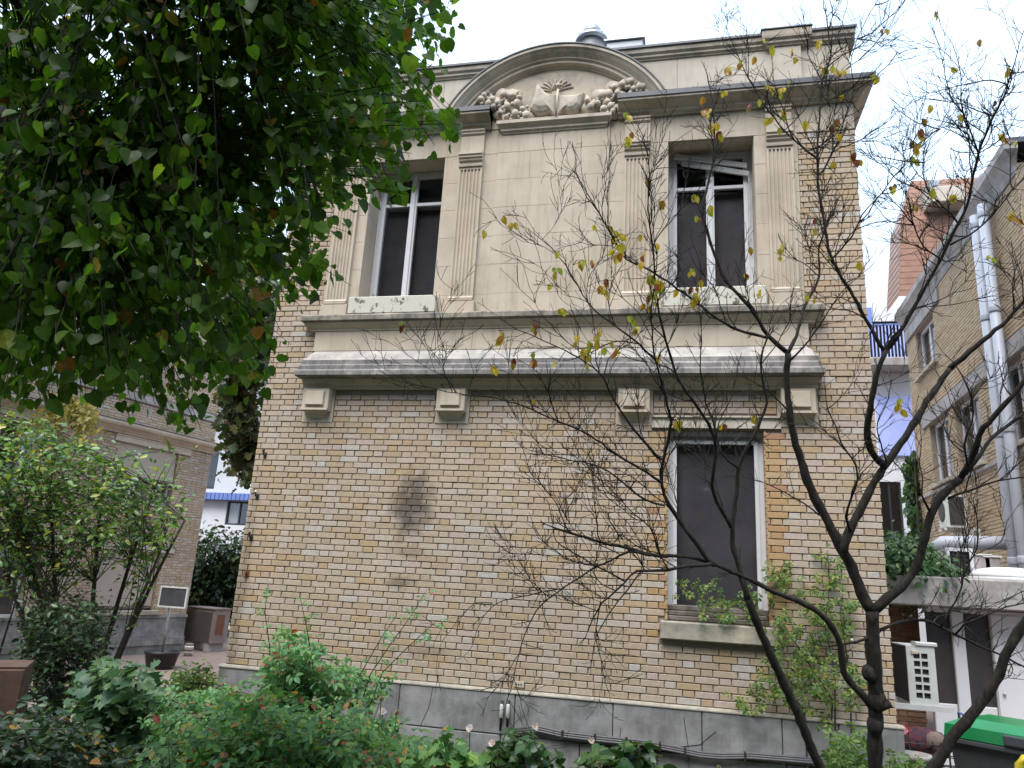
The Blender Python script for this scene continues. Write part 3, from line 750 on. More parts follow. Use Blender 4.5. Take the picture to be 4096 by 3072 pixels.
# ---- things fixed to the front
def hook(px, py, kind):
    q = yplane(px, py, -.02); o = thing('wall_hook', kind, 'hook', (q[0], -.01, q[2])); return o, q
for i, (px, py, lab) in enumerate(((1058, 1820, 'dark iron hook on left brick corner, topmost of four'), (1027, 1985, 'dark iron hook with white insulator, second from the top of the corner'), (1003, 2150, 'dark iron hook third down the left brick corner'))):
    o, q = hook(px, py, lab)
    h = MB(); h.tube([(q[0], .01, q[2]), (q[0], -.05, q[2]), (q[0], -.06, q[2] + .04)], .008, 6); h.obj('hook', M['iron'], o)
    pl = MB(); pl.bev(q[0] - .02, q[0] + .02, -.012, -.004, q[2] - .035, q[2] + .035, .003); pl.obj('plate', M['iron'], o)
    kn = MB(); kn.ball((q[0], -.06, q[2] + .05), .016); kn.obj('insulator', M['ceramic'] if i == 1 else M['iron'], o, True)
q = yplane(985, 2292, -.02); o = thing('wall_bracket', 'rusty iron bracket lowest on the left brick corner', 'bracket', (q[0], -.01, q[2]))
h = MB(); h.bev(q[0] - .03, q[0] + .03, -.015, -.004, q[2] - .04, q[2] + .04, .004); h.tube([(q[0], -.01, q[2]), (q[0] + .01, -.07, q[2]), (q[0] + .02, -.08, q[2] - .05)], .012, 6); h.obj('bracket', M['rust'], o)
# bundled cables along the plinth
cb = thing('cable_bundle', 'bundle of grey cables sagging along the grey plinth', 'cable', (1.0, -.08, -.6))
cpx = [(2040, 2925), (2150, 2912), (2250, 2935), (2420, 2955), (2560, 2968), (2680, 2990), (2800, 3015), (2880, 3022), (3000, 3020), (3150, 3032), (3350, 3048)]
for k in range(3):
    pts = [yplane(px, py + k * 9 - 6, -.075 - .008 * k) for px, py in cpx]
    c = MB(); c.tube([tuple(p) for p in pts], .012, 7); c.obj('cable', M['cable'], cb, True)
for px, py in ((2250, 2935), (2380, 2950), (2505, 2963), (2640, 2982), (2740, 3003), (2980, 3022)):
    q = yplane(px, py, -.08); c = MB(); c.box(q[0] - .009, q[0] + .009, -.112, -.047, q[2] - .045, q[2] + .03); c.obj('clip', M['iron'], cb)
for px, lab in ((2008, 'left of the pair of upright conduits on the grey plinth'), (2034, 'right of the pair of upright conduits on the grey plinth')):
    a = yplane(px, 2805, -.07); b_ = yplane(px + 2, 2925, -.07); o = thing('conduit', lab, 'conduit', (a[0], -.07, b_[2]))
    c = MB(); c.tube([(a[0], -.05, a[2]), (a[0], -.075, a[2] - .02), (a[0], -.075, b_[2])], .012, 7); c.obj('pipe', M['iron'], o, True)
    c = MB(); c.lathe([(.012, 0), (.019, .01), (.019, .12), (.012, .135)], (a[0], -.078, a[2] - .16), 10); c.obj('sleeve', M['ceramic'], o, True)
# vent grille brick and odd patches
q = yplane(2075, 2738, -.01); o = thing('air_brick', 'pale perforated air brick just above the grey plinth', 'vent', (q[0], 0, q[2]))
h = MB(); h.bev(q[0] - .055, q[0] + .055, -.014, .0, q[2] - .028, q[2] + .028, .003); h.obj('face', M['stone_sill'], o)
for dx in (-.025, 0, .025):
    d = MB(); d.lathe([(.008, -.001), (.008, .001)], (0, 0, 0), 10); d.xform(Matrix.Translation((q[0] + dx, -.0155, q[2])) @ Matrix.Rotation(math.pi / 2, 4, 'X')); d.obj('hole', M['black'], o)

# ---- roof things
vc = yplane(2368, 165, 1.6)
o = thing('roof_ventilator', 'domed galvanised ventilator cowl on the flat roof behind the pediment', 'ventilator', (vc[0], 1.6, 7.45))
z0 = vc[2] - .03
b = MB(); b.lathe([(.20, 7.45 - z0), (.20, -.02)], (vc[0], 1.6, z0), 20); b.obj('shaft', M['roof_metal'], o, True)
b = MB(); b.lathe([(.25, -.02), (.26, .0), (.245, .04), (.21, .08), (.17, .105), (.16, .11)], (vc[0], 1.6, z0), 24); b.obj('collar', M['roof_metal'], o, True)
b = MB(); b.lathe([(.14, .115), (.155, .13), (.15, .19), (.12, .25), (.06, .285), (.01, .29)], (vc[0], 1.6, z0), 24); b.obj('dome', M['roof_metal'], o, True)
for k in range(8):
    a = 2 * math.pi * k / 8; b = MB(); b.tube([(vc[0] + .245 * math.cos(a), 1.6 + .245 * math.sin(a), z0 + .04), (vc[0] + .16 * math.cos(a), 1.6 + .16 * math.sin(a), z0 + .13)], .012, 5); b.obj('strut', M['roof_metal'], o)
ra = yplane(2425, 175, 1.0); rb = yplane(2572, 160, 1.0)
o = thing('roof_curb', 'low pale skylight curb on the roof beside the ventilator', 'skylight', ((ra[0] + rb[0]) / 2, 1.3, 7.45))
b = MB(); b.bev(ra[0], rb[0], 1.0, 1.9, 7.452, rb[2] + .03, .02); b.obj('curb', M['white_wall'], o)
b = MB(); b.box(ra[0] - .03, rb[0] + .03, .97, 1.93, rb[2] + .031, rb[2] + .055); b.obj('lid', M['roof_metal'], o)
# ================================================================ left brick building (its wall runs away from us)
LC = np.array([-12.75, 10.35, 0.0]); LA = np.array([-.216, -.976, 0.0]); LA /= np.linalg.norm(LA); LN = np.array([-LA[1], LA[0], 0.0])
def LW(s, o, z):
    q = LC + LA * s + LN * o; return (q[0], q[1], z)
LM = Matrix(((LA[0], -LN[0], 0, LC[0]), (LA[1], -LN[1], 0, LC[1]), (0, 0, 1, 0), (0, 0, 0, 1)))   # local x along wall, -y outward
left = thing('brick_building', 'tan brick building with beige roller blinds and stone cornice behind the leafy shrub', 'building', LW(4, -3, -1.2))
def lobj(mb, name, mat, parent, smooth=False):
    mb.xform(LM); mb.f = [f[::-1] for f in mb.f]; return mb.obj(name, M[mat], parent, smooth)
SL = 9.5
lh = [(1.13, 2.90, -.12, 1.33), (1.12, 2.90, 2.45, 3.90), (4.45, 5.7, -.25, 1.15), (4.45, 5.7, 2.45, 3.90)]
c = MB(); wall_holes(c, .012, SL, -1.25, 8.0, .012, .30, lh); lobj(c, 'wall', 'mortar', left)
c = MB(); c.box(.0, .3, .302, 7.0, -1.25, 8.0); lobj(c, 'side_wall', 'end_brick', left)
c = MB(); c.box(.3, SL, 3.0, 3.1, -1.25, 8.0); lobj(c, 'interior_wall', 'dark_room', left)
c = MB(); c.box(0, SL, .02, 7.0, 8.0, 8.1); lobj(c, 'roof', 'zinc', left)
lholes = lh + [(.74, 3.05, 1.29, 1.53), (.74, 3.05, 3.87, 4.06), (-1, 12, 4.06, 4.34), (-1, 12, 4.95, 5.15), (4.3, 5.85, 1.16, 1.36), (4.3, 5.85, 3.91, 4.06)]
lb = lay(0, 6.6, -.235, 7.9, lholes)
build_bricks(left, LC, LA, LN, lb, lambda b: (.98 < b[0] and b[1] < 1.13) and -.2 < b[2] < 3.9, 300, ('brick_far', 'brick_orange'))
for za, zb, p in ((-.235, -.31, .05), (-.31, -.77, .02), (-.77, -.97, .06), (-.97, -1.22, .02)):
    xs = [-.02, 1.6, 3.2, 4.8, 6.6]
    for a, b_ in zip(xs, xs[1:]):
        q = MB(); q.bev(a + .003, b_ - .003, -p, .012, zb + .002, za - .002, .005); lobj(q, 'stone_slab', 'plinth', left)
for x0, x1, za, zb in ((.74, 3.05, 1.30, 1.52), (.74, 3.05, 3.88, 4.05), (4.3, 5.85, 1.165, 1.35), (4.3, 5.85, 3.912, 4.055)):
    q = MB(); q.mould(x0, x1, [(.02, za), (.03, za + .005), (.03, zb - .04), (.055, zb - .03), (.055, zb), (0, zb)], ext=False); lobj(q, 'lintel', 'stone_light', left)
q = MB(); q.mould(-.0, 6.6, [(.01, 4.064), (.05, 4.07), (.05, 4.11), (.10, 4.15), (.12, 4.18), (.22, 4.22), (.24, 4.27), (.24, 4.33), (0, 4.335)], ext=True); lobj(q, 'cornice', 'stone', left)
q = MB(); q.box(-.25, 6.6, -.25, .0, 4.338, 4.352); lobj(q, 'flashing', 'zinc', left)
q = MB(); q.mould(.0, 6.6, [(.01, 4.952), (.05, 4.955), (.05, 5.14), (0, 5.145)], ext=True); lobj(q, 'band', 'concrete', left)
q = MB(); q.bev(.95, 3.0, -.09, .05, -.232, -.123, .01); lobj(q, 'stone_sill', 'stone_sill', left)
for k, h in enumerate(lh):
    f = MB(); x0, x1, z0, z1 = h; fw = .06
    f.box(x0, x0 + fw, .16, .22, z0, z1); f.box(x1 - fw, x1, .16, .22, z0, z1); f.box(x0 + fw, x1 - fw, .16, .22, z1 - fw, z1); f.box(x0 + fw, x1 - fw, .16, .22, z0, z0 + fw)
    if k >= 2: f.box((x0 + x1) / 2 - .04, (x0 + x1) / 2 + .04, .16, .22, z0 + fw, z1 - fw)
    fo = lobj(f, 'window', 'white_peel', left)
    p = MB(); p.box(x0 + fw, x1 - fw, .19, .196, z0 + fw, z1 - fw) if k < 2 else p.box(x0 + fw, (x0 + x1) / 2 - .04, .19, .196, z0 + fw, z1 - fw); lobj(p, 'pane', 'glass', fo)
    if k >= 2: p = MB(); p.box((x0 + x1) / 2 + .04, x1 - fw, .19, .196, z0 + fw, z1 - fw); lobj(p, 'pane', 'glass', fo)
    if k < 2:
        zb = -.02 if k == 0 else 3.10
        bld = MB(); n = 10; vs2 = []
        for i in range(n + 1):
            x = x0 + .01 + (x1 - x0 - .02) * i / n
            vs2 += [(x, .03 + .012 * math.sin(i * 1.3), zb + .01 * math.sin(i * .9)), (x, .05, z1 - .01)]
        bld.add(vs2, [(2 * i, 2 * i + 2, 2 * i + 3, 2 * i + 1) for i in range(n)]); lobj(bld, 'roller_blind', 'blind_beige', fo, True)
        r = MB(); r.box(x0 + .02, x1 - .02, .02, .06, zb - .05, zb - .01); lobj(r, 'blind_bar', 'wood_grey', fo)

# ---- outdoor unit by the left building, on concrete blocks
def ac_box(name, label, M4, w, d, h, front_mat, side_mat, louvre=True):
    o = thing(name, label, 'air conditioner', tuple(M4.translation), None)
    def put(mb, nm, mt, par, sm=False): mb.xform(M4); return mb.obj(nm, M[mt], par, sm)
    b = MB(); b.bev(0, w, 0, d, 0, h, .02); put(b, 'casing', side_mat, o)
    if louvre:
        n = 26
        for i in range(n):
            z = .06 + (h - .12) * i / n
            s = MB(); s.box(.05, w - .05, -.018, -.002, z, z + (h - .12) / n * .55); put(s, 'louvre', front_mat, o)
    t = MB(); t.box(-.02, w + .02, -.03, d + .02, h + .001, h + .03); put(t, 'lid', side_mat, o)
    for xx in (.1, w - .25):
        f = MB(); f.bev(xx, xx + .18, .02, d - .02, -.22, -.002, .01); put(f, 'foot', 'concrete', o)
    return o
M['ac_dark'] = plain('grey_brown_louvre', (.13, .115, .11), .6, scale=8)
M['ac_rust'] = plain('rust_streaked_casing', (.21, .185, .178), .6, (.16, .10, .08), 3.5)
p0 = yplane(722, 2575, 10.9); p1 = yplane(838, 2578, 10.6); 
d_ = np.array([p1[0] - p0[0], p1[1] - p0[1], 0]); w_ = np.linalg.norm(d_); d_ /= w_; nn_ = np.array([-d_[1], d_[0], 0])
A4 = Matrix(((d_[0], nn_[0], 0, p0[0]), (d_[1], nn_[1], 0, p0[1]), (0, 0, 1, -.94), (0, 0, 0, 1)))
aco = ac_box('air_conditioner', 'large louvred outdoor unit with rust streaks beside the left brick building', A4, w_, .55, .86, 'ac_dark', 'ac_rust')
rp = MB(); rp.bev(w_ + .001, w_ + .008, .12, .38, .22, .72, .004); rp.xform(A4); rp.obj('rust_panel', M['rust'], aco)
jr = yplane(757, 2585, 9.6)
o = thing('jar', 'small pink and white striped jar in front of the louvred outdoor unit', 'jar', (jr[0], jr[1], -1.165))
for k in range(5):
    b = MB(); b.lathe([(.12 - .012 * abs(k - 2), 0), (.125 - .012 * abs(k - 2), .03), (.12 - .012 * abs(k - 2), .059)], (jr[0], jr[1], -1.16 + k * .06), 16)
    b.obj('stripe', M['ceramic'] if k % 2 else M['ac_rust'], o, True)

# ---- sign in a black pot, seen from behind
sp0 = yplane(640, 2665, 7.2)
o = thing('sign', 'grey backed sign on a steel post standing in a black pot', 'sign', (sp0[0], 7.2, -1.165))
X, Y = sp0[0], 7.2
b = MB(); b.lathe([(.26, 0), (.29, .05), (.345, .30), (.365, .31), (.365, .36), (.33, .36), (.32, .30)], (X, Y, -1.163), 24); b.obj('pot', M['black'], o, True)
b = MB(); b.lathe([(.31, .28), (.2, .3), (.02, .31)], (X, Y, -1.163), 20); b.obj('soil', M['soil'], o)
tp_ = yplane(692, 2350, 7.2)
b = MB(); b.tube([(X, Y, -.9), (tp_[0], Y, tp_[2] + .03)], .028, 10); b.obj('post', M['roof_metal'], o, True)
sa = yplane(653, 2349, 7.16); sb = yplane(738, 2434, 7.16)
x0, x1, z0, z1 = sa[0] + .02, sb[0] + .03, sb[2] + .03, sa[2]
b = MB(); b.box(x0, x1, 7.10, 7.12, z0, z1); b.obj('panel', M['bin_grey'], o)
b = MB(); 
for q in ((x0 - .03, x0, z0 - .03, z1 + .03), (x1, x1 + .03, z0 - .03, z1 + .03)): b.box(q[0], q[1], 7.085, 7.125, q[2], q[3])
b.box(x0, x1, 7.085, 7.125, z1, z1 + .03); b.box(x0, x1, 7.085, 7.125, z0 - .03, z0); b.obj('frame', M['ac_white'], o)
for zz in (z0 + .08, z1 - .06):
    b = MB(); b.box(tp_[0] - .06, tp_[0] + .02, 7.126, 7.19, zz - .02, zz + .02); b.obj('clamp', M['roof_metal'], o)

# ================================================================ white modern building behind everything
modern = thing('apartment_building', 'white modern building with blue awnings and panels seen in the gaps behind', 'building', (-6, 19, -1.2))
MY = 18.0
mh = [(-17.05, -15.95, 2.60, 3.50), (-19.4, -18.15, 2.3, 3.5), (-19.5, -17.75, 3.95, 5.5), (6.3, 7.0, 2.9, 4.9), (6.25, 7.55, 8.9, 10.4), (7.0, 7.5, 1.0, 2.2)]
c = MB(); wall_holes(c, -30, 14, -1.25, 12.6, MY, MY + .3, mh); c.obj('wall', M['white_wall'], modern)
c = MB(); c.box(-30, 14, MY + .301, MY + 8, 12.6, 12.7); c.obj('roof', M['zinc'], modern)
c = MB(); c.box(-30, 14, MY + 1.5, MY + 1.6, -1.2, 12.6); c.obj('interior_wall', M['dark_room'], modern)
for xa in (-30, 13.7): c = MB(); c.box(xa, xa + .3, MY + .301, MY + 8, -1.25, 12.6); c.obj('side_wall', M['white_wall'], modern)
for k, (x0, x1, z0, z1) in enumerate(mh):
    f = MB(); w = .06
    f.box(x0, x0 + w, MY + .05, MY + .12, z0, z1); f.box(x1 - w, x1, MY + .05, MY + .12, z0, z1); f.box(x0 + w, x1 - w, MY + .05, MY + .12, z1 - w, z1); f.box(x0 + w, x1 - w, MY + .05, MY + .12, z0, z0 + w)
    f.box((x0 + x1) / 2 - w / 2, (x0 + x1) / 2 + w / 2, MY + .05, MY + .12, z0 + w, z1 - w)
    fo = f.obj('window', M['dark_frame'], modern)
    for a, b_ in ((x0 + w, (x0 + x1) / 2 - w / 2), ((x0 + x1) / 2 + w / 2, x1 - w)):
        p = MB(); p.box(a, b_, MY + .08, MY + .09, z0 + w, z1 - w); p.obj('pane', M['glass'], fo)
    if k == 0: p = MB(); p.box(x0 + .07, (x0 + x1) / 2 - .05, MY + .13, MY + .14, z0 + .07, z1 - .07); p.obj('pane_backing', M['blind_white'], fo)  # white curtain behind the left pane
for x0, x1, z0, z1 in ((-19.5, -15.4, 3.52, 3.78), (5.6, 8.6, 2.35, 2.62)):
    a = MB(); n = int((x1 - x0) / .09)
    for i in range(n): a.box(x0 + i * .09, x0 + i * .09 + .082, MY - .34 + .03 * (i % 2), MY - .002, z0, z1)
    a.obj('awning', M['blue'], modern)
# blue screen panels and a railed balcony on the right
b = MB(); b.bev(6.42, 7.5, MY - .10, MY - .002, 5.72, 7.72, .03); b.obj('blue_panel', M['blue_light'], modern)
b = MB(); b.bev(6.1, 7.65, MY - .9, MY - .002, 8.55, 8.85, .03); bo = b.obj('balcony', M['concrete'], modern)
for i in range(15):
    x = 6.15 + i * .105; r = MB(); r.tube([(x, MY - .85, 8.85), (x, MY - .85, 9.95)], .02, 6); r.obj('baluster', M['blue_light'], bo)
r = MB(); r.tube([(6.1, MY - .85, 9.97), (7.65, MY - .85, 9.97)], .03, 6); r.obj('rail', M['blue'], bo)
b = MB(); b.bev(6.05, 6.5, MY - .06, MY - .002, 10.0, 10.9, .02); b.obj('blue_panel', M['blue'], modern)
# curved glazed roof light
g_ = MB(); vs2 = []; n = 10
for i in range(n + 1):
    a = math.pi * i / n
    for x in (4.6, 8.6): vs2.append((x, MY + 2.0 - 2.0 * math.cos(a) * .9, 12.6 + 1.55 * math.sin(a)))
g_.add(vs2, [(2 * i, 2 * i + 1, 2 * i + 3, 2 * i + 2) for i in range(n)])
M['skylight'] = plain('pale_glazing', (.52, .60, .66), .25, (.44, .52, .60), 2)
g_.obj('roof_light', M['skylight'], modern, True)
for x in (4.6, 5.6, 6.6, 7.6, 8.6):
    r = MB(); r.tube([(x, MY + 2.0 - 2.0 * math.cos(math.pi * i / n) * .9, 12.61 + 1.56 * math.sin(math.pi * i / n)) for i in range(n + 1)], .03, 5); r.obj('glazing_bar', M['roof_metal'], modern)

# ================================================================ tall brick building on the right
RB = thing('brick_building', 'tall ochre brick building with drainpipes and steep roof at right edge', 'building', (7.5, 9, -1.2))
RA = np.array([.051, 1.0, 0]); RA /= np.linalg.norm(RA); RN = np.array([-RA[1], RA[0], 0]); RC = np.array([5.2 + .051 * 4.3, 4.3, 0])
RMx = Matrix(((RA[0], -RN[0], 0, RC[0]), (RA[1], -RN[1], 0, RC[1]), (0, 0, 1, 0), (0, 0, 0, 1)))
def robj(mb, name, mat, parent, smooth=False): mb.xform(RMx); mb.f = mb.f[:]; return mb.obj(name, M[mat], parent, smooth)
Y0 = 4.3
def sy(y): return y - Y0
rh = [(sy(9.2), sy(10.7), 3.75, 5.15), (sy(7.2), sy(8.75), 3.75, 5.15), (sy(9.6), sy(11.2), 6.45, 7.6), (sy(5.0), sy(6.0), 3.75, 5.15)]
SR = sy(12.1)
c = MB(); wall_holes(c, 0, SR, -1.25, 8.2, .012, .3, rh); robj(c, 'wall', 'mortar', RB)
for xa_, xb_ in ((SR - .3, SR), (0, .3)): c = MB(); c.box(xa_, xb_, .301, 9, -1.25, 8.2); robj(c, 'end_wall', 'end_brick', RB)
c = MB(); c.box(.3, SR - .3, 2.4, 2.5, -1.2, 8.2); robj(c, 'interior_wall', 'dark_room', RB)
rb_h = rh + [(sy(4), sy(11.2), 5.16, 5.50), (sy(9.3), sy(11.5), 6.36, 6.45), (sy(9), sy(13), 7.62, 7.95)]
M['brick_ochre'] = brick_mat('ochre_brick', [(0, (.42, .315, .205)), (.3, (.45, .345, .235)), (.6, (.40, .30, .19)), (.85, (.46, .365, .265))])
rbl = lay(0, SR, 1.2, 8.1, rb_h)
build_bricks(RB, RC, RA, RN, rbl, None, 300, ('brick_ochre', 'brick_orange'))
for za, zb, a, b_ in ((5.17, 5.48, sy(4.0), sy(11.2)), (7.64, 7.93, sy(9), sy(12.1))):
    n = 6
    for i in range(n):
        q = MB(); q.bev(a + (b_ - a) * i / n + .004, a + (b_ - a) * (i + 1) / n - .004, -.05, .012, za, zb, .006); robj(q, 'lintel_block', 'concrete', RB)
for h in rh:
    q = MB(); q.bev(h[0] - .12, h[1] + .12, -.1, .05, h[2] - .085, h[2] - .004, .008); robj(q, 'window_sill', 'stone_sill', RB)
    f = MB(); x0, x1, z0, z1 = h; w = .07
    f.box(x0, x0 + w, .12, .18, z0, z1); f.box(x1 - w, x1, .12, .18, z0, z1); f.box(x0 + w, x1 - w, .12, .18, z1 - w, z1); f.box(x0 + w, x1 - w, .12, .18, z0, z0 + w); f.box((x0 + x1) / 2 - .04, (x0 + x1) / 2 + .04, .12, .18, z0 + w, z1 - w)
    fo = robj(f, 'window', 'white_peel', RB)
    for a, b_ in ((x0 + w, (x0 + x1) / 2 - .04), ((x0 + x1) / 2 + .04, x1 - w)):
        p = MB(); p.box(a, b_, .145, .15, z0 + w, z1 - w); robj(p, 'pane', 'glass', fo)
q = MB(); q.mould(0, SR, [(.01, 3.55), (.06, 3.57), (.06, 3.63), (0, 3.64)], ext=False); robj(q, 'string_course', 'concrete', RB)
q = MB(); q.mould(0, SR, [(.02, 8.0), (.05, 8.1), (.12, 8.25), (.2, 8.36), (.2, 8.5), (0, 8.52)], ext=True); robj(q, 'eaves', 'concrete', RB)
M['roof_tile'] = plain('terracotta_tiles', (.30, .16, .105), .85, (.22, .115, .08), 6)
# steep tiled roof with a dormer, tile courses as steps
rt = MB(); rt.box(-.1, SR + .05, -.12, 8.5, 8.525, 8.62); ro = robj(rt, 'roof', 'zinc', RB)
# hipped tile roof set back, courses as steps, with a pale dormer strip
c0 = yplane(3590, 940, 11.2); c1 = yplane(3612, 868, 11.2); c2 = yplane(3690, 645, 11.2)
zs_ = [8.62, c1[2], c2[2]]; xs_ = [c1[0] - .25, c1[0], c2[0]]; ins = [0, .25, 1.0]
hp = MB(); n = 22
def hipat(t):
    z = zs_[0] + (zs_[2] - zs_[0]) * t
    return np.interp(z, zs_, xs_), np.interp(z, zs_, ins), z
for i in range(n):
    xa, ia, za = hipat(i / n); xb, ib, zb = hipat((i + 1) / n); e = .008
    hp.add([(xa - e, 11.2 + ia - e, za), (14, 11.2 + ia - e, za), (14, 11.2 + ib, zb), (xb, 11.2 + ib, zb), (xa - e, 12.4, za), (xb, 12.4, zb), (xa, 11.2 + ia, za), (14, 11.2 + ia, za)], [(0, 1, 2, 3), (4, 0, 3, 5), (6, 7, 1, 0)])
xb, ib, zb = hipat(1); hp.add([(xb, 11.2 + ib, zb), (14, 11.2 + ib, zb), (14, 12.4, zb), (xb, 12.4, zb)], [(0, 1, 2, 3)])
hp.obj('tile_roof', M['roof_tile'], RB)
for (pa, pb, qa, qb, mt) in ((3715, 3870, 745, 800, 'stone_light'), (3905, 4060, 735, 795, 'stone_light'), (3925, 4030, 690, 733, 'roof_metal'), (3720, 3760, 720, 744, 'roof_metal'), (4070, 4200, 690, 800, 'stone_light')):
    u0 = yplane(pa, qa, 11.0); u1 = yplane(pb, qb, 11.0)
    d = MB(); d.bev(u0[0], u1[0], 11.0, 12.6, u1[2], u0[2], .02); d.obj('dormer', M[mt], RB)
# drainpipes
for k, (s_, lab) in enumerate(((1.55, 'pale drainpipe on the ochre brick wall, nearer the tiled dormers'), (1.12, 'pale drainpipe on the ochre brick wall beside its twin'))):
    q = RC + RA * s_ + RN * .16
    o = thing('drainpipe', 'pale vertical drainpipe on the ochre brick wall', 'pipe', (q[0], q[1], -1.2), 'pair of drainpipes on the ochre wall')
    p = MB(); p.tube([(q[0], q[1], -1.2), (q[0], q[1], 8.05)], .085, 12); p.obj('pipe', M['pipe'], o, True)
    for z in (1.8, 3.9, 6.0, 7.8):
        p = MB(); p.lathe([(.095, 0), (.10, .02), (.10, .10), (.095, .12)], (q[0], q[1], z), 12); p.obj('collar', M['pipe'], o, True)
# wall mounted unit on the ochre wall
def wall_ac(px, py, sc):
    q = RC; 
WM = RMx @ Matrix.Translation((sy(7.75), -.62, 2.55))
o = thing('air_conditioner', 'white outdoor unit hung on the ochre brick wall above the grey pipe', 'air conditioner', tuple(WM.translation))
def wput(mb, nm, mt, sm=False): mb.xform(WM); return mb.obj(nm, M[mt], o, sm)
b = MB(); b.bev(0, .55, .03, .36, 0, .62, .02); wput(b, 'casing', 'ac_white')
b = MB(); b.box(-.012, -.001, .08, .34, .05, .58); wput(b, 'coil', 'ac_fin')
b = MB(); b.lathe([(.20, 0), (.20, .012), (.17, .014)], (0, 0, 0), 20); b.xform(Matrix.Translation((.28, .028, .32)) @ Matrix.Rotation(math.pi / 2, 4, 'X')); wput(b, 'fan_grille', 'ac_fin')
for xx in (.08, .45):
    b = MB(); b.box(xx, xx + .03, .0, .60, -.05, -.002); b.box(xx, xx + .03, .57, .60, -.3, -.051); wput(b, 'bracket', 'ac_white')
b = MB(); b.tube([(.2, .2, -.06), (.4, .25, -.15), (.7, .4, -.12)], .035, 8); b.tube([(.1, .3, -.1), (.4, .35, -.22), (.8, .45, -.2)], .04, 8); wput(b, 'hose', 'ac_white', True)
# horizontal pipe
a = yplane(3768, 2172, 6.4); b_ = yplane(4240, 2172, 6.4)
o = thing('duct', 'thick pale grey pipe running level over the low flat roof', 'pipe', (a[0], a[1], a[2] - .2))
p = MB(); p.tube([(a[0] - .12, 6.55, a[2] - .12), tuple(a), tuple(b_)], .12, 14); p.obj('pipe', M['pipe'], o, True)
for f in (.25, .6):
    q = a + (b_ - a) * f; p = MB(); p.tube([tuple(q - np.array([.03, 0, 0])), tuple(q + np.array([.03, 0, 0]))], .135, 14); p.obj('joint', M['pipe'], o, True)
    p = MB(); p.box(q[0] - .03, q[0] + .03, 6.37, 6.43, 1.53, q[2] - .12); p.obj('support', M['roof_metal'], o)

# ================================================================ low extension with a concrete canopy
M['door_brown'] = plain('dark_brown_panel', (.05, .04, .042), .5)
ext = thing('low_annex', 'low annex with concrete roof slab, white posts and dark door panels', 'building', (4.5, 5, -1.2))
b = MB(); b.bev(2.62, 6.2, 3.55, 9.0, 1.07, 1.47, .02); b.obj('roof_slab', M['concrete'], ext)
b = MB(); b.box(3.72, 6.2, 4.12, 4.3, -1.2, 1.068); b.obj('rear_panel', M['white_wall'], ext)
b = MB(); b.box(2.3, 3.42, 4.35, 4.5, -1.2, 1.068); b.obj('brick_backing', M['mortar'], ext)
exb = lay(2.3, 3.42, -1.2, 1.05, [])
build_bricks(ext, (0, 4.34, 0), (1, 0, 0), (0, -1, 0), exb, None, 0, ('brick_red', 'brick_orange'))
for x0, x1 in ((3.43, 3.73), (3.90, 4.22), (4.75, 5.1)):
    b = MB(); b.box(x0, x1, 4.03, 4.06, -.20, 1.0); po_ = b.obj('door_panel', M['door_brown'], ext)
for x0, x1 in ((3.735, 3.895), (4.225, 4.74), (5.11, 5.6)):
    b = MB(); b.bev(x0, x1, 3.98, 4.10, -1.2, 1.06, .012); b.obj('post', M['white_wall'], ext)
for x0, x1 in ((3.43, 3.73), (3.90, 4.22), (4.75, 5.1)):
    b = MB()
    b.bev(x0 + .003, x1 - .003, 4.0, 4.09, -1.2, -.205, .012); b.obj('lower_panel', M['white_wall'], ext)
    b = MB(); b.box(x0 + .003, x1 - .003, 4.0, 4.09, 1.003, 1.062); b.obj('head_rail', M['white_wall'], ext)
b = MB(); b.box(4.235, 4.73, 3.965, 3.978, -1.1, 1.0); dl = b.obj('door_leaf', M['white_wall'], ext)
b = MB(); b.ball((4.30, 3.945, -.02), .022); b.obj('knob', M['roof_metal'], dl, True)
# window on the slab roof
wa = yplane(3778, 2190, 4.6); wb = yplane(3893, 2318, 4.6)
o = thing('window_box', 'dark gridded window in a white frame standing on the annex roof', 'window', ((wa[0] + wb[0]) / 2, 4.6, 1.47))
x0, x1, z0, z1 = wa[0], wb[0] + .02, 1.475, wa[2]
b = MB(); b.box(x0, x0 + .05, 4.56, 4.64, z0, z1); b.box(x1 - .05, x1, 4.56, 4.64, z0, z1); b.box(x0 + .05, x1 - .05, 4.56, 4.64, z1 - .05, z1); b.box(x0 + .05, x1 - .05, 4.56, 4.64, z0, z0 + .04); b.obj('frame', M['white_peel'], o)
b = MB(); b.box(x0 + .05, x1 - .05, 4.60, 4.61, z0 + .04, z1 - .05); b.obj('pane', M['black'], o)
for i in range(1, 4): b = MB(); b.box(x0 + .05 + (x1 - x0 - .1) * i / 4, x0 + .056 + (x1 - x0 - .1) * i / 4, 4.59, 4.599, z0 + .04, z1 - .05); b.obj('glazing_bar', M['bin_grey'], o)
for i in range(1, 6): b = MB(); b.box(x0 + .05, x1 - .05, 4.58, 4.589, z0 + .04 + (z1 - z0 - .09) * i / 6, z0 + .046 + (z1 - z0 - .09) * i / 6); b.obj('glazing_bar', M['bin_grey'], o)
b = MB(); b.box(x0 + .02, x1 - .02, 4.65, 5.6, z0, z1 - .02); b.obj('box', M['ac_white'], o)
wc = yplane(4040, 2315, 4.5)
o = thing('roof_dome', 'white domed rooflight on the annex roof slab', 'skylight', (wc[0], 4.5, 1.47))
b = MB(); b.lathe([(.55, 0), (.56, .05), (.52, .06)], (0, 0, 0), 24); b.xform(Matrix.Translation((wc[0], 4.6, 1.472))); b.obj('curb', M['white_wall'], o, True)
b = MB(); b.lathe([(.52, .062), (.48, .12), (.36, .18), (.2, .21), (.02, .22)], (wc[0], 4.6, 1.472), 24); b.obj('dome', M['white_wall'], o, True)
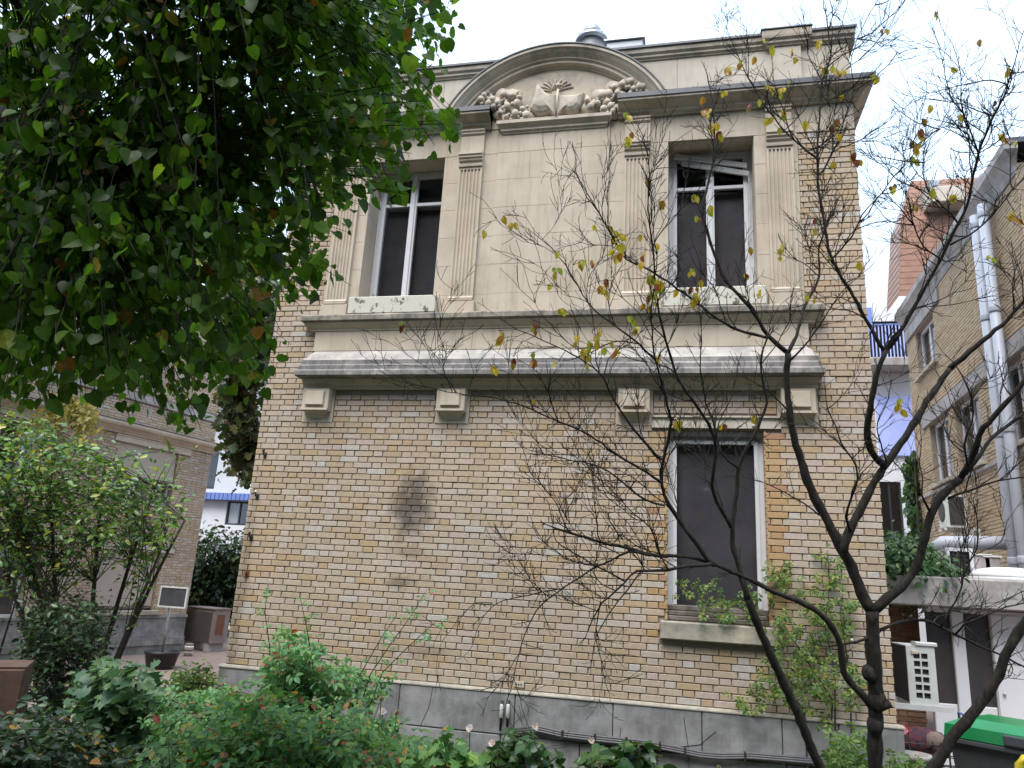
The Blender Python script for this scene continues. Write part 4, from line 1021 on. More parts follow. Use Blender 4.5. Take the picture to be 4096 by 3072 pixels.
for k, (px, hh, lab) in enumerate(((3925, .42, 'tall beige metal box on the annex roof beside the window'), (3965, .40, 'beige metal cabinet on the annex roof beside the dark post'))):
    q = yplane(px, 2300, 5.4); o = thing('roof_cabinet', lab, 'cabinet', (q[0], 5.4, 1.47))
    b = MB(); b.bev(q[0] - .11, q[0] + .12, 5.3, 5.6, 1.472, 1.472 + hh, .015); b.obj('body', M['concrete'], o)
    b = MB(); b.box(q[0] - .13, q[0] + .14, 5.28, 5.62, 1.4725 + hh, 1.50 + hh); b.obj('lid', M['ac_white'], o)

# ---- grille-sided outdoor unit beside the main building
o = thing('air_conditioner', 'cream outdoor unit with square vent holes beside the right brick corner', 'air conditioner', (2.8, 2.5, -.1))
X0, X1, Ya, Yb, Za, Zb = 2.66, 2.97, 2.2, 2.86, -.05, .60
b = MB(); b.box(X0 + .012, X1 - .012, Ya + .03, Yb, Za + .012, Zb - .012); b.obj('core', M['ac_fin'], o)
vh = []
for i in range(2):
    for j in range(6):
        xa = X0 + .075 + i * .085; za = Za + .07 + j * .088; vh.append((xa, xa + .07, za, za + .062))
b = MB(); wall_holes(b, X0, X1, Za, Zb, Ya, Ya + .028, vh); b.obj('vent_panel', M['ac_white'], o)
b = MB(); b.box(X1 - .011, X1, Ya + .0285, Yb, Za, Zb); b.box(X0, X1 - .0115, Ya + .0285, Yb, Zb - .011, Zb + .003); b.box(X0, X1 - .0115, Ya + .0285, Yb, Za, Za + .011); b.obj('casing', M['ac_white'], o)
for i in range(16):
    f = MB(); y = Ya + .05 + i * .038; f.box(X0, X0 + .0115, y, y + .012, Za + .02, Zb - .02); f.obj('fin', M['bin_grey'], o)
b = MB(); b.bev(X0 + .1, X1 + .03, Ya - .02, Ya + .16, Zb + .004, Zb + .05, .01); b.obj('pipe_cover', M['ac_white'], o)
b = MB(); b.bev(X0 + .05, X0 + .12, Ya - .02, Ya - .001, Zb - .09, Zb - .05, .005); b.obj('label_plate', M['stone_light'], o)
b = MB(); b.box(XR + .002, X1 + .15, Ya - .03, Ya + .03, Za - .06, Za - .001); b.box(XR + .002, X1 + .15, Yb - .1, Yb - .04, Za - .06, Za - .001); b.obj('bracket', M['ac_white'], o)

# ---- shopping trolley with a checked bag, planter, bin, barrier
q = yplane(3640, 2920, 1.5)
X, Y = 2.55, 1.3
o = thing('shopping_trolley', 'blue wire shopping trolley holding a red and dark checked bag', 'trolley', (X, Y, -1.165))
for z in np.arange(-.85, -.28, .09):
    b = MB(); b.tube([(X - .28, Y - .2, z), (X + .30, Y - .2, z), (X + .33, Y + .25, z), (X - .28, Y + .25, z), (X - .28, Y - .2, z)], .006, 5); b.obj('wire', M['dark_frame'], o)
for i in range(9):
    for y in (Y - .2, Y + .25):
        b = MB(); x = X - .28 + i * .072; b.tube([(x, y, -.88), (x, y, -.28)], .005, 5); b.obj('wire', M['dark_frame'], o)
for x, y in ((X - .25, Y - .15), (X + .25, Y - .15), (X - .25, Y + .2), (X + .25, Y + .2)):
    b = MB(); b.tube([(x, y, -.88), (x, y, -1.05)], .015, 6); b.obj('leg', M['blue'], o); b = MB(); b.tube([(x - .012, y, -1.11), (x + .012, y, -1.11)], .055, 12); b.obj('wheel', M['black'], o)
b = MB(); b.tube([(X + .3, Y - .2, -.3), (X + .42, Y - .2, -.08), (X + .40, Y - .15, -.02), (X + .40, Y + .2, -.02), (X + .42, Y + .25, -.08), (X + .33, Y + .25, -.3)], .014, 6); b.obj('handle', M['blue'], o)
def check_mat():
    m, nt, b = _new('checked_cloth'); p = pos(nt); c = N(nt, 'ShaderNodeTexChecker'); c.inputs['Scale'].default_value = 17
    c.inputs['Color1'].default_value = (.16, .02, .025, 1); c.inputs['Color2'].default_value = (.025, .02, .04, 1); nt.links.new(p, c.inputs[0])
    nt.links.new(mixc(nt, noise(nt, p, 7), c.outputs[0], (.06, .03, .04)), b.inputs['Base Color']); b.inputs['Roughness'].default_value = .9; return m
M['check'] = check_mat()
o = thing('bag', 'red and dark checked bag slumped in the wire trolley', 'bag', (X, Y, -.5))
b = MB(); b.ball((X - .02, Y + .02, -.34), .26, (1.05, .75, .62), 14, 9, 0, .08); b.obj('cloth', M['check'], o, True)
b = MB(); b.ball((X + .06, Y - .12, -.30), .10, (1.1, .8, 1.1), 10, 7, 0, .08); b.obj('fold', M['path'], o, True)
q = yplane(3650, 2990, .2); X, Y = q[0], .2
o = thing('planter', 'tall grey plastic planter standing by the right end of the plinth', 'planter', (X, Y, -1.165))
b = MB(); b.lathe([(.10, 0), (.12, .03), (.14, .5), (.15, .86), (.158, .865), (.158, .90), (.135, .90), (.13, .86)], (X, Y, -1.163), 20); b.obj('pot', M['ac_dark'] if False else M['concrete'], o, True)
b = MB(); b.lathe([(.128, .85), (.01, .86)], (X, Y, -1.163), 18); b.obj('soil', M['soil'], o)
# wheeled bin
bx = thing('bin', 'large grey wheeled bin with bright green lid', 'bin', (3.0, .5, -1.165))
BM = Matrix.Translation((2.56, .55, -1.165)) @ Matrix.Rotation(math.radians(-42), 4, 'Z')
def bput(mb, nm, mt, par=bx, sm=False): mb.xform(BM); return mb.obj(nm, M[mt], par, sm)
b = MB(); w, d, h = 1.25, .72, .98
b.add([(.06, .06, .18), (w - .06, .06, .18), (w - .06, d - .06, .18), (.06, d - .06, .18), (0, 0, h), (w, 0, h), (w, d, h), (0, d, h)], [(0, 1, 5, 4), (1, 2, 6, 5), (2, 3, 7, 6), (3, 0, 4, 7), (3, 2, 1, 0)]); bput(b, 'body', 'bin_grey')
b = MB(); b.bev(-.04, w + .04, -.05, d + .03, h + .001, h + .06, .015); bput(b, 'rim', 'bin_grey')
b = MB(); lv = []
for (ix, iy, z) in ((-.03, -.05, h + .062), (w + .03, -.05, h + .062), (w + .03, d + .02, h + .062), (-.03, d + .02, h + .062),
                    (-.02, -.04, h + .17), (w + .02, -.04, h + .17), (w + .02, d, h + .17), (-.02, d, h + .17),
                    (.10, .10, h + .235), (w - .10, .10, h + .235), (w - .10, d - .08, h + .235), (.10, d - .08, h + .235)): lv.append((ix, iy, z))
fs = [(8, 9, 10, 11)]
for k in range(2):
    for a in range(4): fs.append((4 * k + a, 4 * k + (a + 1) % 4, 4 * k + 4 + (a + 1) % 4, 4 * k + 4 + a))
b.add(lv, fs); lid = bput(b, 'lid', 'bin_green')
b = MB(); b.bev(.5, .68, -.075, -.041, h + .07, h + .16, .01); bput(b, 'catch', 'bin_grey', lid)
for xx, yy in ((.12, .1), (w - .12, .1), (.12, d - .1), (w - .12, d - .1)):
    b = MB(); b.tube([(xx - .03, yy, .1), (xx + .03, yy, .1)], .098, 14); bput(b, 'wheel', 'black')
for xx in (-.06, w + .06):
    b = MB(); b.tube([(xx, .1, h - .04), (xx, d - .1, h - .04)], .022, 8); bput(b, 'handle', 'bin_grey')
q = yplane(4075, 3045, -.9)
o = thing('barrier', 'yellow tubular metal barrier in front of the green lidded bin', 'barrier', (q[0], q[1], gz(q[0], q[1])))
X, Y, Z = q
b = MB(); b.tube([(X, Y, gz(X, Y) - .05), (X, Y, Z - .02), (X + .03, Y, Z + .02), (X + .9, Y + .05, Z - .02), (X + .94, Y + .05, Z - .06), (X + .94, Y + .05, gz(X, Y) - .05)], .032, 10); b.obj('frame', M['yellow'], o, True)
b = MB(); b.tube([(X, Y, Z - .35), (X + .94, Y + .05, Z - .39)], .022, 8); b.obj('rail', M['yellow'], o, True)
# rusty block at the far left
q0 = at(-60, 2690, 6.3); q1 = at(104, 2690, 6.3)
o = thing('planter_block', 'rust brown concrete block at the edge of the leafy bed', 'block', (q1[0] - .3, q1[1], gz(q1[0], q1[1])))
BMx = Matrix.Translation((q1[0], q1[1], 0)) @ Matrix.Rotation(math.radians(38), 4, 'Z')
M['rust_block'] = plain('rust_stained_concrete', (.13, .07, .043), .9, (.07, .04, .027), 7, .4)
b = MB(); b.bev(-1.1, 0, 0, .5, gz(q1[0], q1[1]) - .1, at(104, 2668, 6.3)[2] - .012, .02); b.xform(BMx); b.obj('block', M['rust_block'], o)
b = MB(); b.bev(-1.1, .0, .01, .49, at(104, 2668, 6.3)[2] - .0115, at(104, 2668, 6.3)[2], .004); b.xform(BMx); b.obj('top_crust', M['rust_block'], o)
# ================================================================ foliage tools
def tmpl(outline, fold=.12, curl=.15):
    """leaf in the xy plane, stalk at the origin, tip at y=1; right half outline given as (x,y); folded along the midrib"""
    n = len(outline)
    v = [(0, 0, 0), (0, .5, -.0), (0, 1, -curl)]
    R = [(x, y, fold * x * 1.6 - curl * y * y) for x, y in outline]; L = [(-x, y, z) for x, y, z in R]
    v[1] = (0, .5, -curl * .25); v += R + L; f = []
    for o, sgn in ((3, 1), (3 + n, -1)):
        idx = [0] + [o + i for i in range(n)] + [2]
        for a, b in zip(idx, idx[1:]): f.append((1, a, b) if sgn > 0 else (1, b, a))
    return np.array(v, float), np.array(f, int)
T_HEART = tmpl([(.24, -.10), (.46, .08), (.50, .36), (.32, .70)], .16, .18)
T_OVAL = tmpl([(.20, .22), (.27, .5), (.17, .8)], .2, .22)
T_NARROW = tmpl([(.13, .25), (.17, .55), (.09, .85)], .25, .3)
T_LOBED = tmpl([(.18, .02), (.52, .12), (.30, .30), (.60, .52), (.27, .58), (.30, .86)], .12, .2)
T_ROUND = tmpl([(.3, .05), (.5, .35), (.46, .7), (.2, .95)], .1, .1)
def tmpl_pinnate():
    V, F_ = [], []; b = 0
    for (x, y, ang, s) in ((0, .55, 0, .5), (.06, .50, -1.0, .42), (-.06, .50, 1.0, .42), (.05, .22, -1.15, .38), (-.05, .22, 1.15, .38)):
        v, f = T_OVAL; c, sn = math.cos(ang), math.sin(ang)
        w = v * s; w = np.stack([w[:, 0] * c - w[:, 1] * sn + x, w[:, 0] * sn + w[:, 1] * c + y, w[:, 2]], 1)
        V.append(w); F_.append(f + b); b += len(v)
    return np.concatenate(V), np.concatenate(F_)
T_PIN = tmpl_pinnate()
def frames(D, Nn):
    D = D / (np.linalg.norm(D, axis=1, keepdims=True) + 1e-9)
    X = np.cross(D, Nn); X /= (np.linalg.norm(X, axis=1, keepdims=True) + 1e-9)
    Z = np.cross(X, D); return X, D, Z
def leaf_mesh(name, T, P, D, Nn, S, mat):
    v, f = T; X, Y, Z = frames(D, Nn); n = len(P)
    V = P[:, None, :] + S[:, None, None] * (v[None, :, 0:1] * X[:, None, :] + v[None, :, 1:2] * Y[:, None, :] + v[None, :, 2:3] * Z[:, None, :])
    F_ = f[None] + (np.arange(n) * len(v))[:, None, None]
    me = bpy.data.meshes.new(name); nv, nf = n * len(v), n * len(f)
    me.vertices.add(nv); me.vertices.foreach_set('co', V.reshape(-1))
    me.loops.add(nf * 3); me.loops.foreach_set('vertex_index', F_.reshape(-1).astype(np.int32))
    me.polygons.add(nf); me.polygons.foreach_set('loop_start', np.arange(0, nf * 3, 3, dtype=np.int32))
    me.materials.append(mat); me.update(calc_edges=True); return me
def leaf_cloud(parent, T, P, D, Nn, S, mat, name='foliage', n_ind=0):
    """the n_ind leaves that show largest become leaf objects, the rest one part"""
    P, D, Nn, S = map(lambda a: np.asarray(a, float), (P, D, Nn, S))
    d = np.linalg.norm(P - EYE, axis=1) / S
    order = np.argsort(d); ind, rest = order[:n_ind], order[n_ind:]
    if n_ind:
        v, f = T; pm_ = bpy.data.meshes.new('leaf'); pm_.from_pydata([tuple(q) for q in v], [], [tuple(int(i) for i in q) for q in f]); pm_.materials.append(mat); pm_.update()
        X, Y, Z = frames(D[ind], Nn[ind])
        for k, i in enumerate(ind):
            R = Matrix(((X[k][0], Y[k][0], Z[k][0]), (X[k][1], Y[k][1], Z[k][1]), (X[k][2], Y[k][2], Z[k][2])))
            o = bpy.data.objects.new('leaf', pm_); _link(o, parent, tuple(P[i])); o.rotation_euler = R.to_euler(); o.scale = (S[i],) * 3
    if len(rest):
        o = bpy.data.objects.new(name, leaf_mesh(name, T, P[rest], D[rest], Nn[rest], S[rest], mat)); _link(o, parent, (0, 0, 0)); stuff(o)
def inpoly(x, y, poly):
    c = False; j = len(poly) - 1
    for i in range(len(poly)):
        xi, yi = poly[i]; xj, yj = poly[j]
        if (yi > y) != (yj > y) and x < (xj - xi) * (y - yi) / (yj - yi) + xi: c = not c
        j = i
    return c
def sample_poly(poly, n, rng):
    xs = [p[0] for p in poly]; ys = [p[1] for p in poly]; out = []
    while len(out) < n:
        x, y = rng.uniform(min(xs), max(xs)), rng.uniform(min(ys), max(ys))
        if inpoly(x, y, poly): out.append((x, y))
    return out
def curve(a, b, lift, n, rng, wob=.05):
    """arching shoot from a to b"""
    a, b = np.array(a), np.array(b); L = np.linalg.norm(b - a); pts = []
    mid = (a + b) / 2 + np.array([rng.uniform(-1, 1) * wob * L, rng.uniform(-1, 1) * wob * L, lift * L])
    for i in range(n + 1):
        t = i / n; pts.append((1 - t) ** 2 * a + 2 * t * (1 - t) * mid + t * t * b)
    return pts
def plant(name, label, cat, base, srcs, polys, trange, nshoot, leafgap, T, size, mat, bark, seed, lift=.12, droop=.5, start=.3, rad=.006, stems=(), n_ind=0, group=None, updir=.6, spread=.04):
    """stems + arching shoots from src points into the crown's volume, leaves set along the shoots"""
    rng = random.Random(seed); th = thing(name, label, cat, base, group)
    for pts, r0, r1 in stems:
        m = MB(); n = len(pts); m.tube([tuple(p) for p in pts], [r0 + (r1 - r0) * i / (n - 1) for i in range(n)], 8); m.obj('stem' if r0 < .05 else 'trunk', M[bark], th, True)
    tw = MB(); P, D, Nn, S = [], [], [], []
    tot = sum(w for _, w in polys)
    for poly, w in polys:
        for (x, y) in sample_poly(poly, max(1, int(nshoot * w / tot)), rng):
            t = rng.uniform(*trange); b = at(x, y, t)
            a = np.array(min(rng.sample(srcs, min(3, len(srcs))), key=lambda s: np.linalg.norm(np.array(s) - b)))
            L = np.linalg.norm(b - a); n = max(4, int(L / .15)); pts = curve(a, b, lift, n, rng)
            tw.tube([tuple(p) for p in pts], [rad * (1 - .75 * i / n) for i in range(n + 1)], 3, cap=False)
            nl = max(2, int(L * (1 - start) / leafgap)); ph = rng.uniform(0, 6)
            for k in range(nl):
                u = start + (1 - start) * (k + rng.random()) / nl; i = min(n - 1, int(u * n)); p = pts[i] + (pts[i + 1] - pts[i]) * (u * n - i)
                tg = pts[i + 1] - pts[i]; tg = tg / (np.linalg.norm(tg) + 1e-9)
                side = np.cross(tg, (0, 0, 1)); side = side / (np.linalg.norm(side) + 1e-6) * (1 if k % 2 else -1)
                d = tg * rng.uniform(.1, .8) + side * rng.uniform(.3, 1) + np.array([rng.uniform(-.4, .4), rng.uniform(-.4, .4), -droop + rng.uniform(-.4, .4)])
                s = size * rng.choice((.55, .75, .9, 1.0, 1.15, 1.35)) * rng.uniform(.9, 1.1)
                P.append(p + np.array([rng.gauss(0, spread), rng.gauss(0, spread), rng.gauss(0, spread)])); D.append(d); Nn.append((rng.uniform(-.7, .7), rng.uniform(-.9, .5), updir + rng.uniform(-.3, .5))); S.append(s)
    if tw.v: stuff(tw.obj('twigs', M[bark], th))
    leaf_cloud(th, T, P, D, Nn, S, M[mat], 'foliage', n_ind)
    return th
G_ = lambda *a: list(a)
M['linden'] = leaf_mat('linden_leaf', [(0, (.03, .072, .008)), (.35, (.05, .112, .010)), (.65, (.07, .155, .014)), (.9, (.11, .205, .022)), (.97, (.14, .22, .025)), (.985, (.30, .22, .03)), (.996, (.24, .11, .03))], .6, .45, .25)
M['shrub_leaf'] = leaf_mat('glossy_shrub_leaf', [(0, (0.050, 0.108, 0.028)), (.5, (0.101, 0.204, 0.040)), (.85, (0.200, 0.337, 0.060)), (.96, (0.424, 0.407, 0.060))], .3, .3, .5)
M['maple_leaf'] = leaf_mat('maple_leaf', [(0, (.03, .05, .018)), (.6, (.06, .085, .025)), (.9, (.12, .11, .035)), (.98, (.16, .09, .05))], .35)
M['dark_leaf'] = leaf_mat('dark_hedge_leaf', [(0, (0.018, 0.039, 0.015)), (.6, (0.033, 0.068, 0.024)), (.95, (0.075, 0.128, 0.040))], .2, .35)
M['rose_leaf'] = leaf_mat('rose_leaf', [(0, (0.085, 0.200, 0.075)), (.6, (0.140, 0.326, 0.124)), (.93, (0.256, 0.423, 0.151)), (.97, (0.423, 0.126, 0.075))], .35)
M['bed_leaf'] = leaf_mat('bed_leaf', [(0, (0.065, 0.156, 0.053)), (.5, (0.131, 0.282, 0.085)), (.85, (0.235, 0.411, 0.107)), (.93, (0.351, 0.452, 0.097)), (.96, (0.600, 0.256, 0.072)), (.985, (0.470, 0.085, 0.072))], .35)
M['ivy_leaf'] = leaf_mat('ivy_leaf', [(0, (0.026, 0.065, 0.023)), (.6, (0.046, 0.111, 0.036)), (.95, (0.091, 0.156, 0.046))], .25, .35)
M['lime_leaf'] = leaf_mat('lime_green_leaf', [(0, (.07, .14, .03)), (.6, (.11, .19, .04)), (.95, (.17, .23, .05))], .4)
M['vine_leaf'] = leaf_mat('vine_leaf', [(0, (0.060, 0.132, 0.037)), (.4, (0.106, 0.192, 0.044)), (.75, (0.185, 0.251, 0.051)), (.95, (0.277, 0.291, 0.063))], .45)
M['hydrangea_leaf'] = leaf_mat('grey_green_leaf', [(0, (0.060, 0.122, 0.064)), (.7, (0.101, 0.188, 0.094)), (.95, (0.152, 0.227, 0.086))], .3)
M['yellow_leaf'] = leaf_mat('yellow_creeper_leaf', [(0, (.20, .16, .03)), (.6, (.28, .22, .04)), (1, (.14, .16, .03))], .4)
M['autumn'] = leaf_mat('autumn_leaf', [(0, (.52, .33, .03)), (.35, (.58, .42, .05)), (.55, (.46, .40, .06)), (.7, (.32, .38, .06)), (.8, (.46, .24, .04)), (.9, (.36, .12, .035)), (.97, (.18, .04, .03))], .45)
M['petal'] = leaf_mat('pale_pink_petal', [(0, (.62, .50, .50)), (.6, (.68, .58, .57)), (1, (.6, .4, .42))], .3)
M['petal_pink'] = leaf_mat('deep_pink_petal', [(0, (.62, .14, .24)), (1, (.68, .25, .34))], .3)

# ================================================================ the linden on the left
limb = lambda *p: [at(*q) for q in p]
LB = at(-620, 2900, 4.3); LB[2] = gz(LB[0], LB[1])
trunk = [LB, LB + np.array([.02, .02, .8]), at(-600, 1700, 4.3), at(-560, 1150, 4.3), at(-480, 700, 4.3)]
l1 = limb((-480, 720, 4.3), (-250, 520, 4.25), (-40, 470, 4.15), (120, 500, 4.0), (230, 640, 3.95), (300, 790, 3.9))
l2 = limb((-480, 700, 4.3), (-350, 300, 4.3), (-100, -50, 4.4), (250, -250, 4.5), (700, -350, 4.6), (1100, -380, 4.7))
l3 = limb((-560, 1150, 4.3), (-300, 950, 4.2), (-60, 780, 4.1), (90, 720, 4.0), (200, 650, 3.95))
l4 = limb((-480, 700, 4.3), (-300, 200, 3.9), (0, -150, 3.5), (400, -320, 3.3), (800, -380, 3.2))
srcs = [l1[-1], l1[-1], l1[-2], l3[-1], l1[3], l2[2], l2[3], l2[4], l2[5], l4[2], l4[3], l4[4], l3[2], trunk[-1]]
mask = [(-350, -250), (1880, -250), (1880, 40), (1840, 130), (1790, 260), (1700, 330), (1860, 440), (1900, 470), (1830, 590), (1660, 560), (1640, 760), (1480, 800), (1380, 830), (1420, 900), (1300, 960), (1440, 1130), (1290, 1190), (1240, 1330), (1110, 1420), (1090, 1530), (1030, 1590), (800, 1620), (740, 1700), (610, 1610), (280, 1590), (0, 1560), (-350, 1600)]
dense = [(-350, -250), (1500, -250), (1300, 500), (900, 1000), (500, 1350), (0, 1500), (-350, 1500)]
low = [(-350, 850), (300, 900), (900, 950), (1250, 850), (1280, 1180), (1100, 1420), (1040, 1600), (800, 1640), (740, 1720), (610, 1630), (280, 1610), (-350, 1650)]
rim = [(1350, -250), (1880, -250), (1880, 40), (1840, 130), (1800, 260), (1740, 340), (1880, 440), (1910, 480), (1840, 600), (1680, 580), (1650, 780), (1500, 820), (1400, 850), (1440, 920), (1320, 980), (1460, 1140), (1300, 1200), (1150, 1150), (1200, 800), (1400, 500), (1450, 200)]
hang = [(-350, 1350), (900, 1350), (1100, 1420), (1050, 1600), (850, 1660), (780, 1790), (640, 1680), (560, 1720), (280, 1660), (-350, 1720)]
linden = plant('linden_tree', 'leafy green tree with heart shaped leaves and drooping shoots overhanging the garden', 'tree', LB, [tuple(s) for s in srcs], [(mask, 1.0), (dense, .5), (low, .75), (rim, .6), (hang, .3)], (2.9, 5.3), 1120, .06, T_HEART, .058, 'linden', 'bark', 3, lift=.10, droop=.75, start=.18, rad=.006,
      stems=[(trunk, .17, .12), (l1, .10, .055), (l2, .09, .03), (l3, .07, .05), (l4, .08, .03)], n_ind=300, updir=.3, spread=.035)
kn = MB()
for k in range(9): kn.ball(tuple(l1[-1] + np.array([rnd.uniform(-.05, .05), rnd.uniform(-.05, .05), rnd.uniform(-.05, .05)])), rnd.uniform(.05, .08), (1, 1, 1), 8, 6, 0, .15)
kn.obj('pollard_knob', M['bark'], linden, True)

# ================================================================ shrub in front of the left building
sb_ = at(330, 2850, 8.3); sb_[2] = gz(sb_[0], sb_[1])
tops = [at(20, 1900, 8.2), at(200, 1950, 8.4), at(420, 1850, 8.6), at(620, 1950, 8.4), at(740, 2080, 8.3), at(640, 2210, 8.2), at(120, 2150, 8.1), at(-80, 2050, 8.2)]
st = [(curve(sb_ + np.array([rnd.uniform(-.15, .15), rnd.uniform(-.15, .15), 0]), t_, .05, 7, rnd, .04), .035, .012) for t_ in tops]
srcs = [tuple(c[0][k]) for c in st for k in (3, 4, 5, 6, 7)]
plant('flowering_shrub', 'tall spreading shrub with small glossy leaves in front of the roller blinds', 'shrub', sb_, srcs,
      [([(-200, 1680), (100, 1620), (330, 1730), (560, 1800), (740, 1790), (840, 1780), (700, 1860), (790, 1910), (690, 1990), (760, 2020), (870, 2090), (720, 2120), (620, 2180), (420, 2200), (250, 2260), (60, 2240), (-200, 2200)], 1.0)],
      (7.6, 9.3), 290, .045, T_OVAL, .07, 'shrub_leaf', 'bark_brown', 21, lift=.08, droop=.25, start=.1, rad=.007, stems=st, spread=.05)
sb2 = at(250, 2930, 7.6); sb2[2] = gz(sb2[0], sb2[1])
st = [(curve(sb2 + np.array([rnd.uniform(-.25, .25), rnd.uniform(-.2, .2), 0]), at(x, y, 7.7), .05, 5, rnd, .04), .02, .008) for x, y in ((80, 2500), (180, 2450), (300, 2420), (380, 2480), (430, 2550), (120, 2600))]
plant('evergreen_shrub', 'dense dark evergreen bush at the foot of the tall shrub', 'shrub', sb2, [tuple(c[0][k]) for c in st for k in (1, 2, 3, 4, 5)],
      [([(20, 2560), (60, 2440), (200, 2380), (330, 2370), (470, 2400), (450, 2500), (440, 2580), (380, 2680), (330, 2800), (150, 2860), (60, 2750)], 1.0)],
      (7.2, 8.4), 300, .04, T_OVAL, .058, 'dark_leaf', 'bark_brown', 22, lift=.05, droop=.1, start=.1, rad=.004, stems=st, spread=.05)
# yellow creeper spilling over the left cornice
cb_ = LW(4.6, .3, -1.2)
plant('creeper', 'yellow leaved creeper hanging on the left brick building', 'creeper', cb_, [LW(3.9, .25, 4.4), LW(3.3, .25, 4.3), LW(4.6, .25, 4.4), LW(4.2, .2, 2.0)],
      [([(220, 1560), (250, 1700), (330, 1790), (430, 1760), (400, 1690), (300, 1600)], 1), ([(60, 1690), (180, 1750), (200, 1850), (60, 1800)], .6)], (14.6, 16), 60, .06, T_OVAL, .11, 'yellow_leaf', 'bark', 23, stems=[([np.array(LW(4.8, .12, -1.2)), np.array(LW(4.5, .12, 2.0)), np.array(LW(3.8, .2, 4.4))], .02, .01)], spread=.06)

# ================================================================ trees in the left gap
mb_ = at(1120, 2420, 15.5); mb_[2] = -1.2
mt = [mb_, at(1110, 2100, 15.5), at(1060, 1800, 15.5), at(960, 1550, 15.6), at(930, 1300, 15.8), at(920, 1050, 16)]
plant('maple_tree', 'dull green maple in the gap behind the left brick corner', 'tree', mb_, [tuple(m) for m in mt[2:]],
      [([(840, 1250), (1120, 980), (1200, 1250), (1080, 1500), (1040, 1700), (1030, 1880), (960, 1960), (900, 1890), (880, 1700), (840, 1500)], 1.0)], (14.6, 16.5), 300, .10, T_LOBED, .17, 'maple_leaf', 'bark_brown', 31, stems=[(mt, .16, .05)], droop=.5, start=.15, rad=.02, spread=.12)
hb_ = at(860, 2560, 25.5); hb_[2] = -1.2
plant('hedge_bush', 'dark dense hedge behind the louvred outdoor unit', 'hedge', hb_, [tuple(at(x, y, 25)) for x in (740, 800, 870, 940, 1000) for y in (2300, 2400, 2480)],
      [([(690, 2460), (740, 2200), (800, 2080), (880, 2110), (960, 2120), (1060, 2080), (1040, 2480)], 1.0), ([(690, 2480), (740, 2260), (1000, 2260), (1040, 2480)], 1.0)], (24.2, 26.2), 560, .10, T_OVAL, .19, 'dark_leaf', 'bark', 32, start=.1, rad=.012, spread=.15,
      stems=[([at(x, 2540, 25), at(x + 10, 2400, 25), at(x - 5, 2250, 25)], .05, .02) for x in (740, 830, 930, 1000)])
# far pale tree seen through the linden
fb = at(560, 2300, 30); fb[2] = -1.2
ft = [fb, at(560, 1800, 30), at(600, 1350, 30), at(620, 1000, 30)]
plant('poplar_tree', 'pale green tree beyond the roofs behind the overhanging linden', 'tree', fb, [tuple(m) for m in ft[1:]], [([(200, 1500), (300, 900), (700, 500), (1100, 800), (1200, 1200), (1000, 1500)], 1)], (28, 32), 300, .22, T_ROUND, .3, 'vine_leaf', 'bark_brown', 33, stems=[(ft, .3, .1)], rad=.03, spread=.25, start=.1)

# ================================================================ right side greenery
rb_ = at(3680, 2440, 11.0)
plant('laurel_bush', 'bushy green laurel spilling over the annex roof edge', 'shrub', (rb_[0], rb_[1], 1.47), [(rb_[0] + dx, rb_[1] + dy, 1.5) for dx in (-.4, 0, .4) for dy in (0, .4)],
      [([(3540, 2150), (3600, 2110), (3700, 2170), (3770, 2230), (3850, 2290), (3830, 2350), (3760, 2400), (3690, 2440), (3600, 2420), (3548, 2360)], 1.0)], (10.1, 11.6), 420, .045, T_OVAL, .09, 'ivy_leaf', 'bark', 41, start=.1, lift=.1, rad=.008, spread=.07,
      stems=[([np.array([rb_[0] + dx, rb_[1] + .1, 1.3]), np.array([rb_[0] + dx * 1.5, rb_[1], 1.9])], .03, .015) for dx in (-.4, 0, .4)])
iv = RC + RA * (sy(11.9)) + RN * .1
plant('ivy', 'dark ivy climbing the far corner of the ochre brick building', 'ivy', (iv[0], iv[1], -1.2), [(iv[0], iv[1], z) for z in (1.0, 2.0, 3.0, 3.8, 4.4)],
      [([(3640, 1880), (3680, 1800), (3720, 1900), (3730, 2050), (3770, 2150), (3760, 2200), (3690, 2180), (3640, 2060)], 1.0)], (19.0, 20.2), 260, .07, T_HEART, .13, 'ivy_leaf', 'bark', 42, start=.1, rad=.01, spread=.08, droop=.8,
      stems=[([np.array([iv[0], iv[1], -1.2]), np.array([iv[0] - .05, iv[1], 2.0]), np.array([iv[0], iv[1], 4.8])], .04, .015)])
# vine on the right of the facade, reaching over the window
vb = np.array([1.25, -.12, -1.2])
wallp = lambda px, py, o: yplane(px, py, -o)
vst = [[vb, wallp(3330, 2800, .06), wallp(3200, 2600, .05), wallp(3120, 2480, .06), wallp(2980, 2440, .06), wallp(2760, 2380, .06)],
       [vb + np.array([.1, 0, 0]), wallp(3340, 2700, .05), wallp(3300, 2500, .05), wallp(3320, 2330, .05), wallp(3310, 2200, .05)],
       [vb - np.array([.1, 0, 0]), wallp(3220, 2850, .06), wallp(3120, 2700, .05), wallp(3060, 2500, .06), wallp(3130, 2260, .05), wallp(3190, 2240, .05)],
       [vb + np.array([.25, 0, 0]), wallp(3400, 2700, .05), wallp(3360, 2450, .05), wallp(3370, 2380, .05)]]
def vt(py): return 8.6
vine = thing('climbing_vine', 'light green climbing vine on the brick wall beside the ground floor window', 'vine', tuple(vb))
P, D, Nn, S = [], [], [], []; vr = random.Random(51)
for pts in vst:
    m = MB(); m.tube([tuple(p) for p in pts], [.009 * (1 - .7 * i / (len(pts) - 1)) for i in range(len(pts))], 5); m.obj('stem', M['bark_brown'], vine, True)
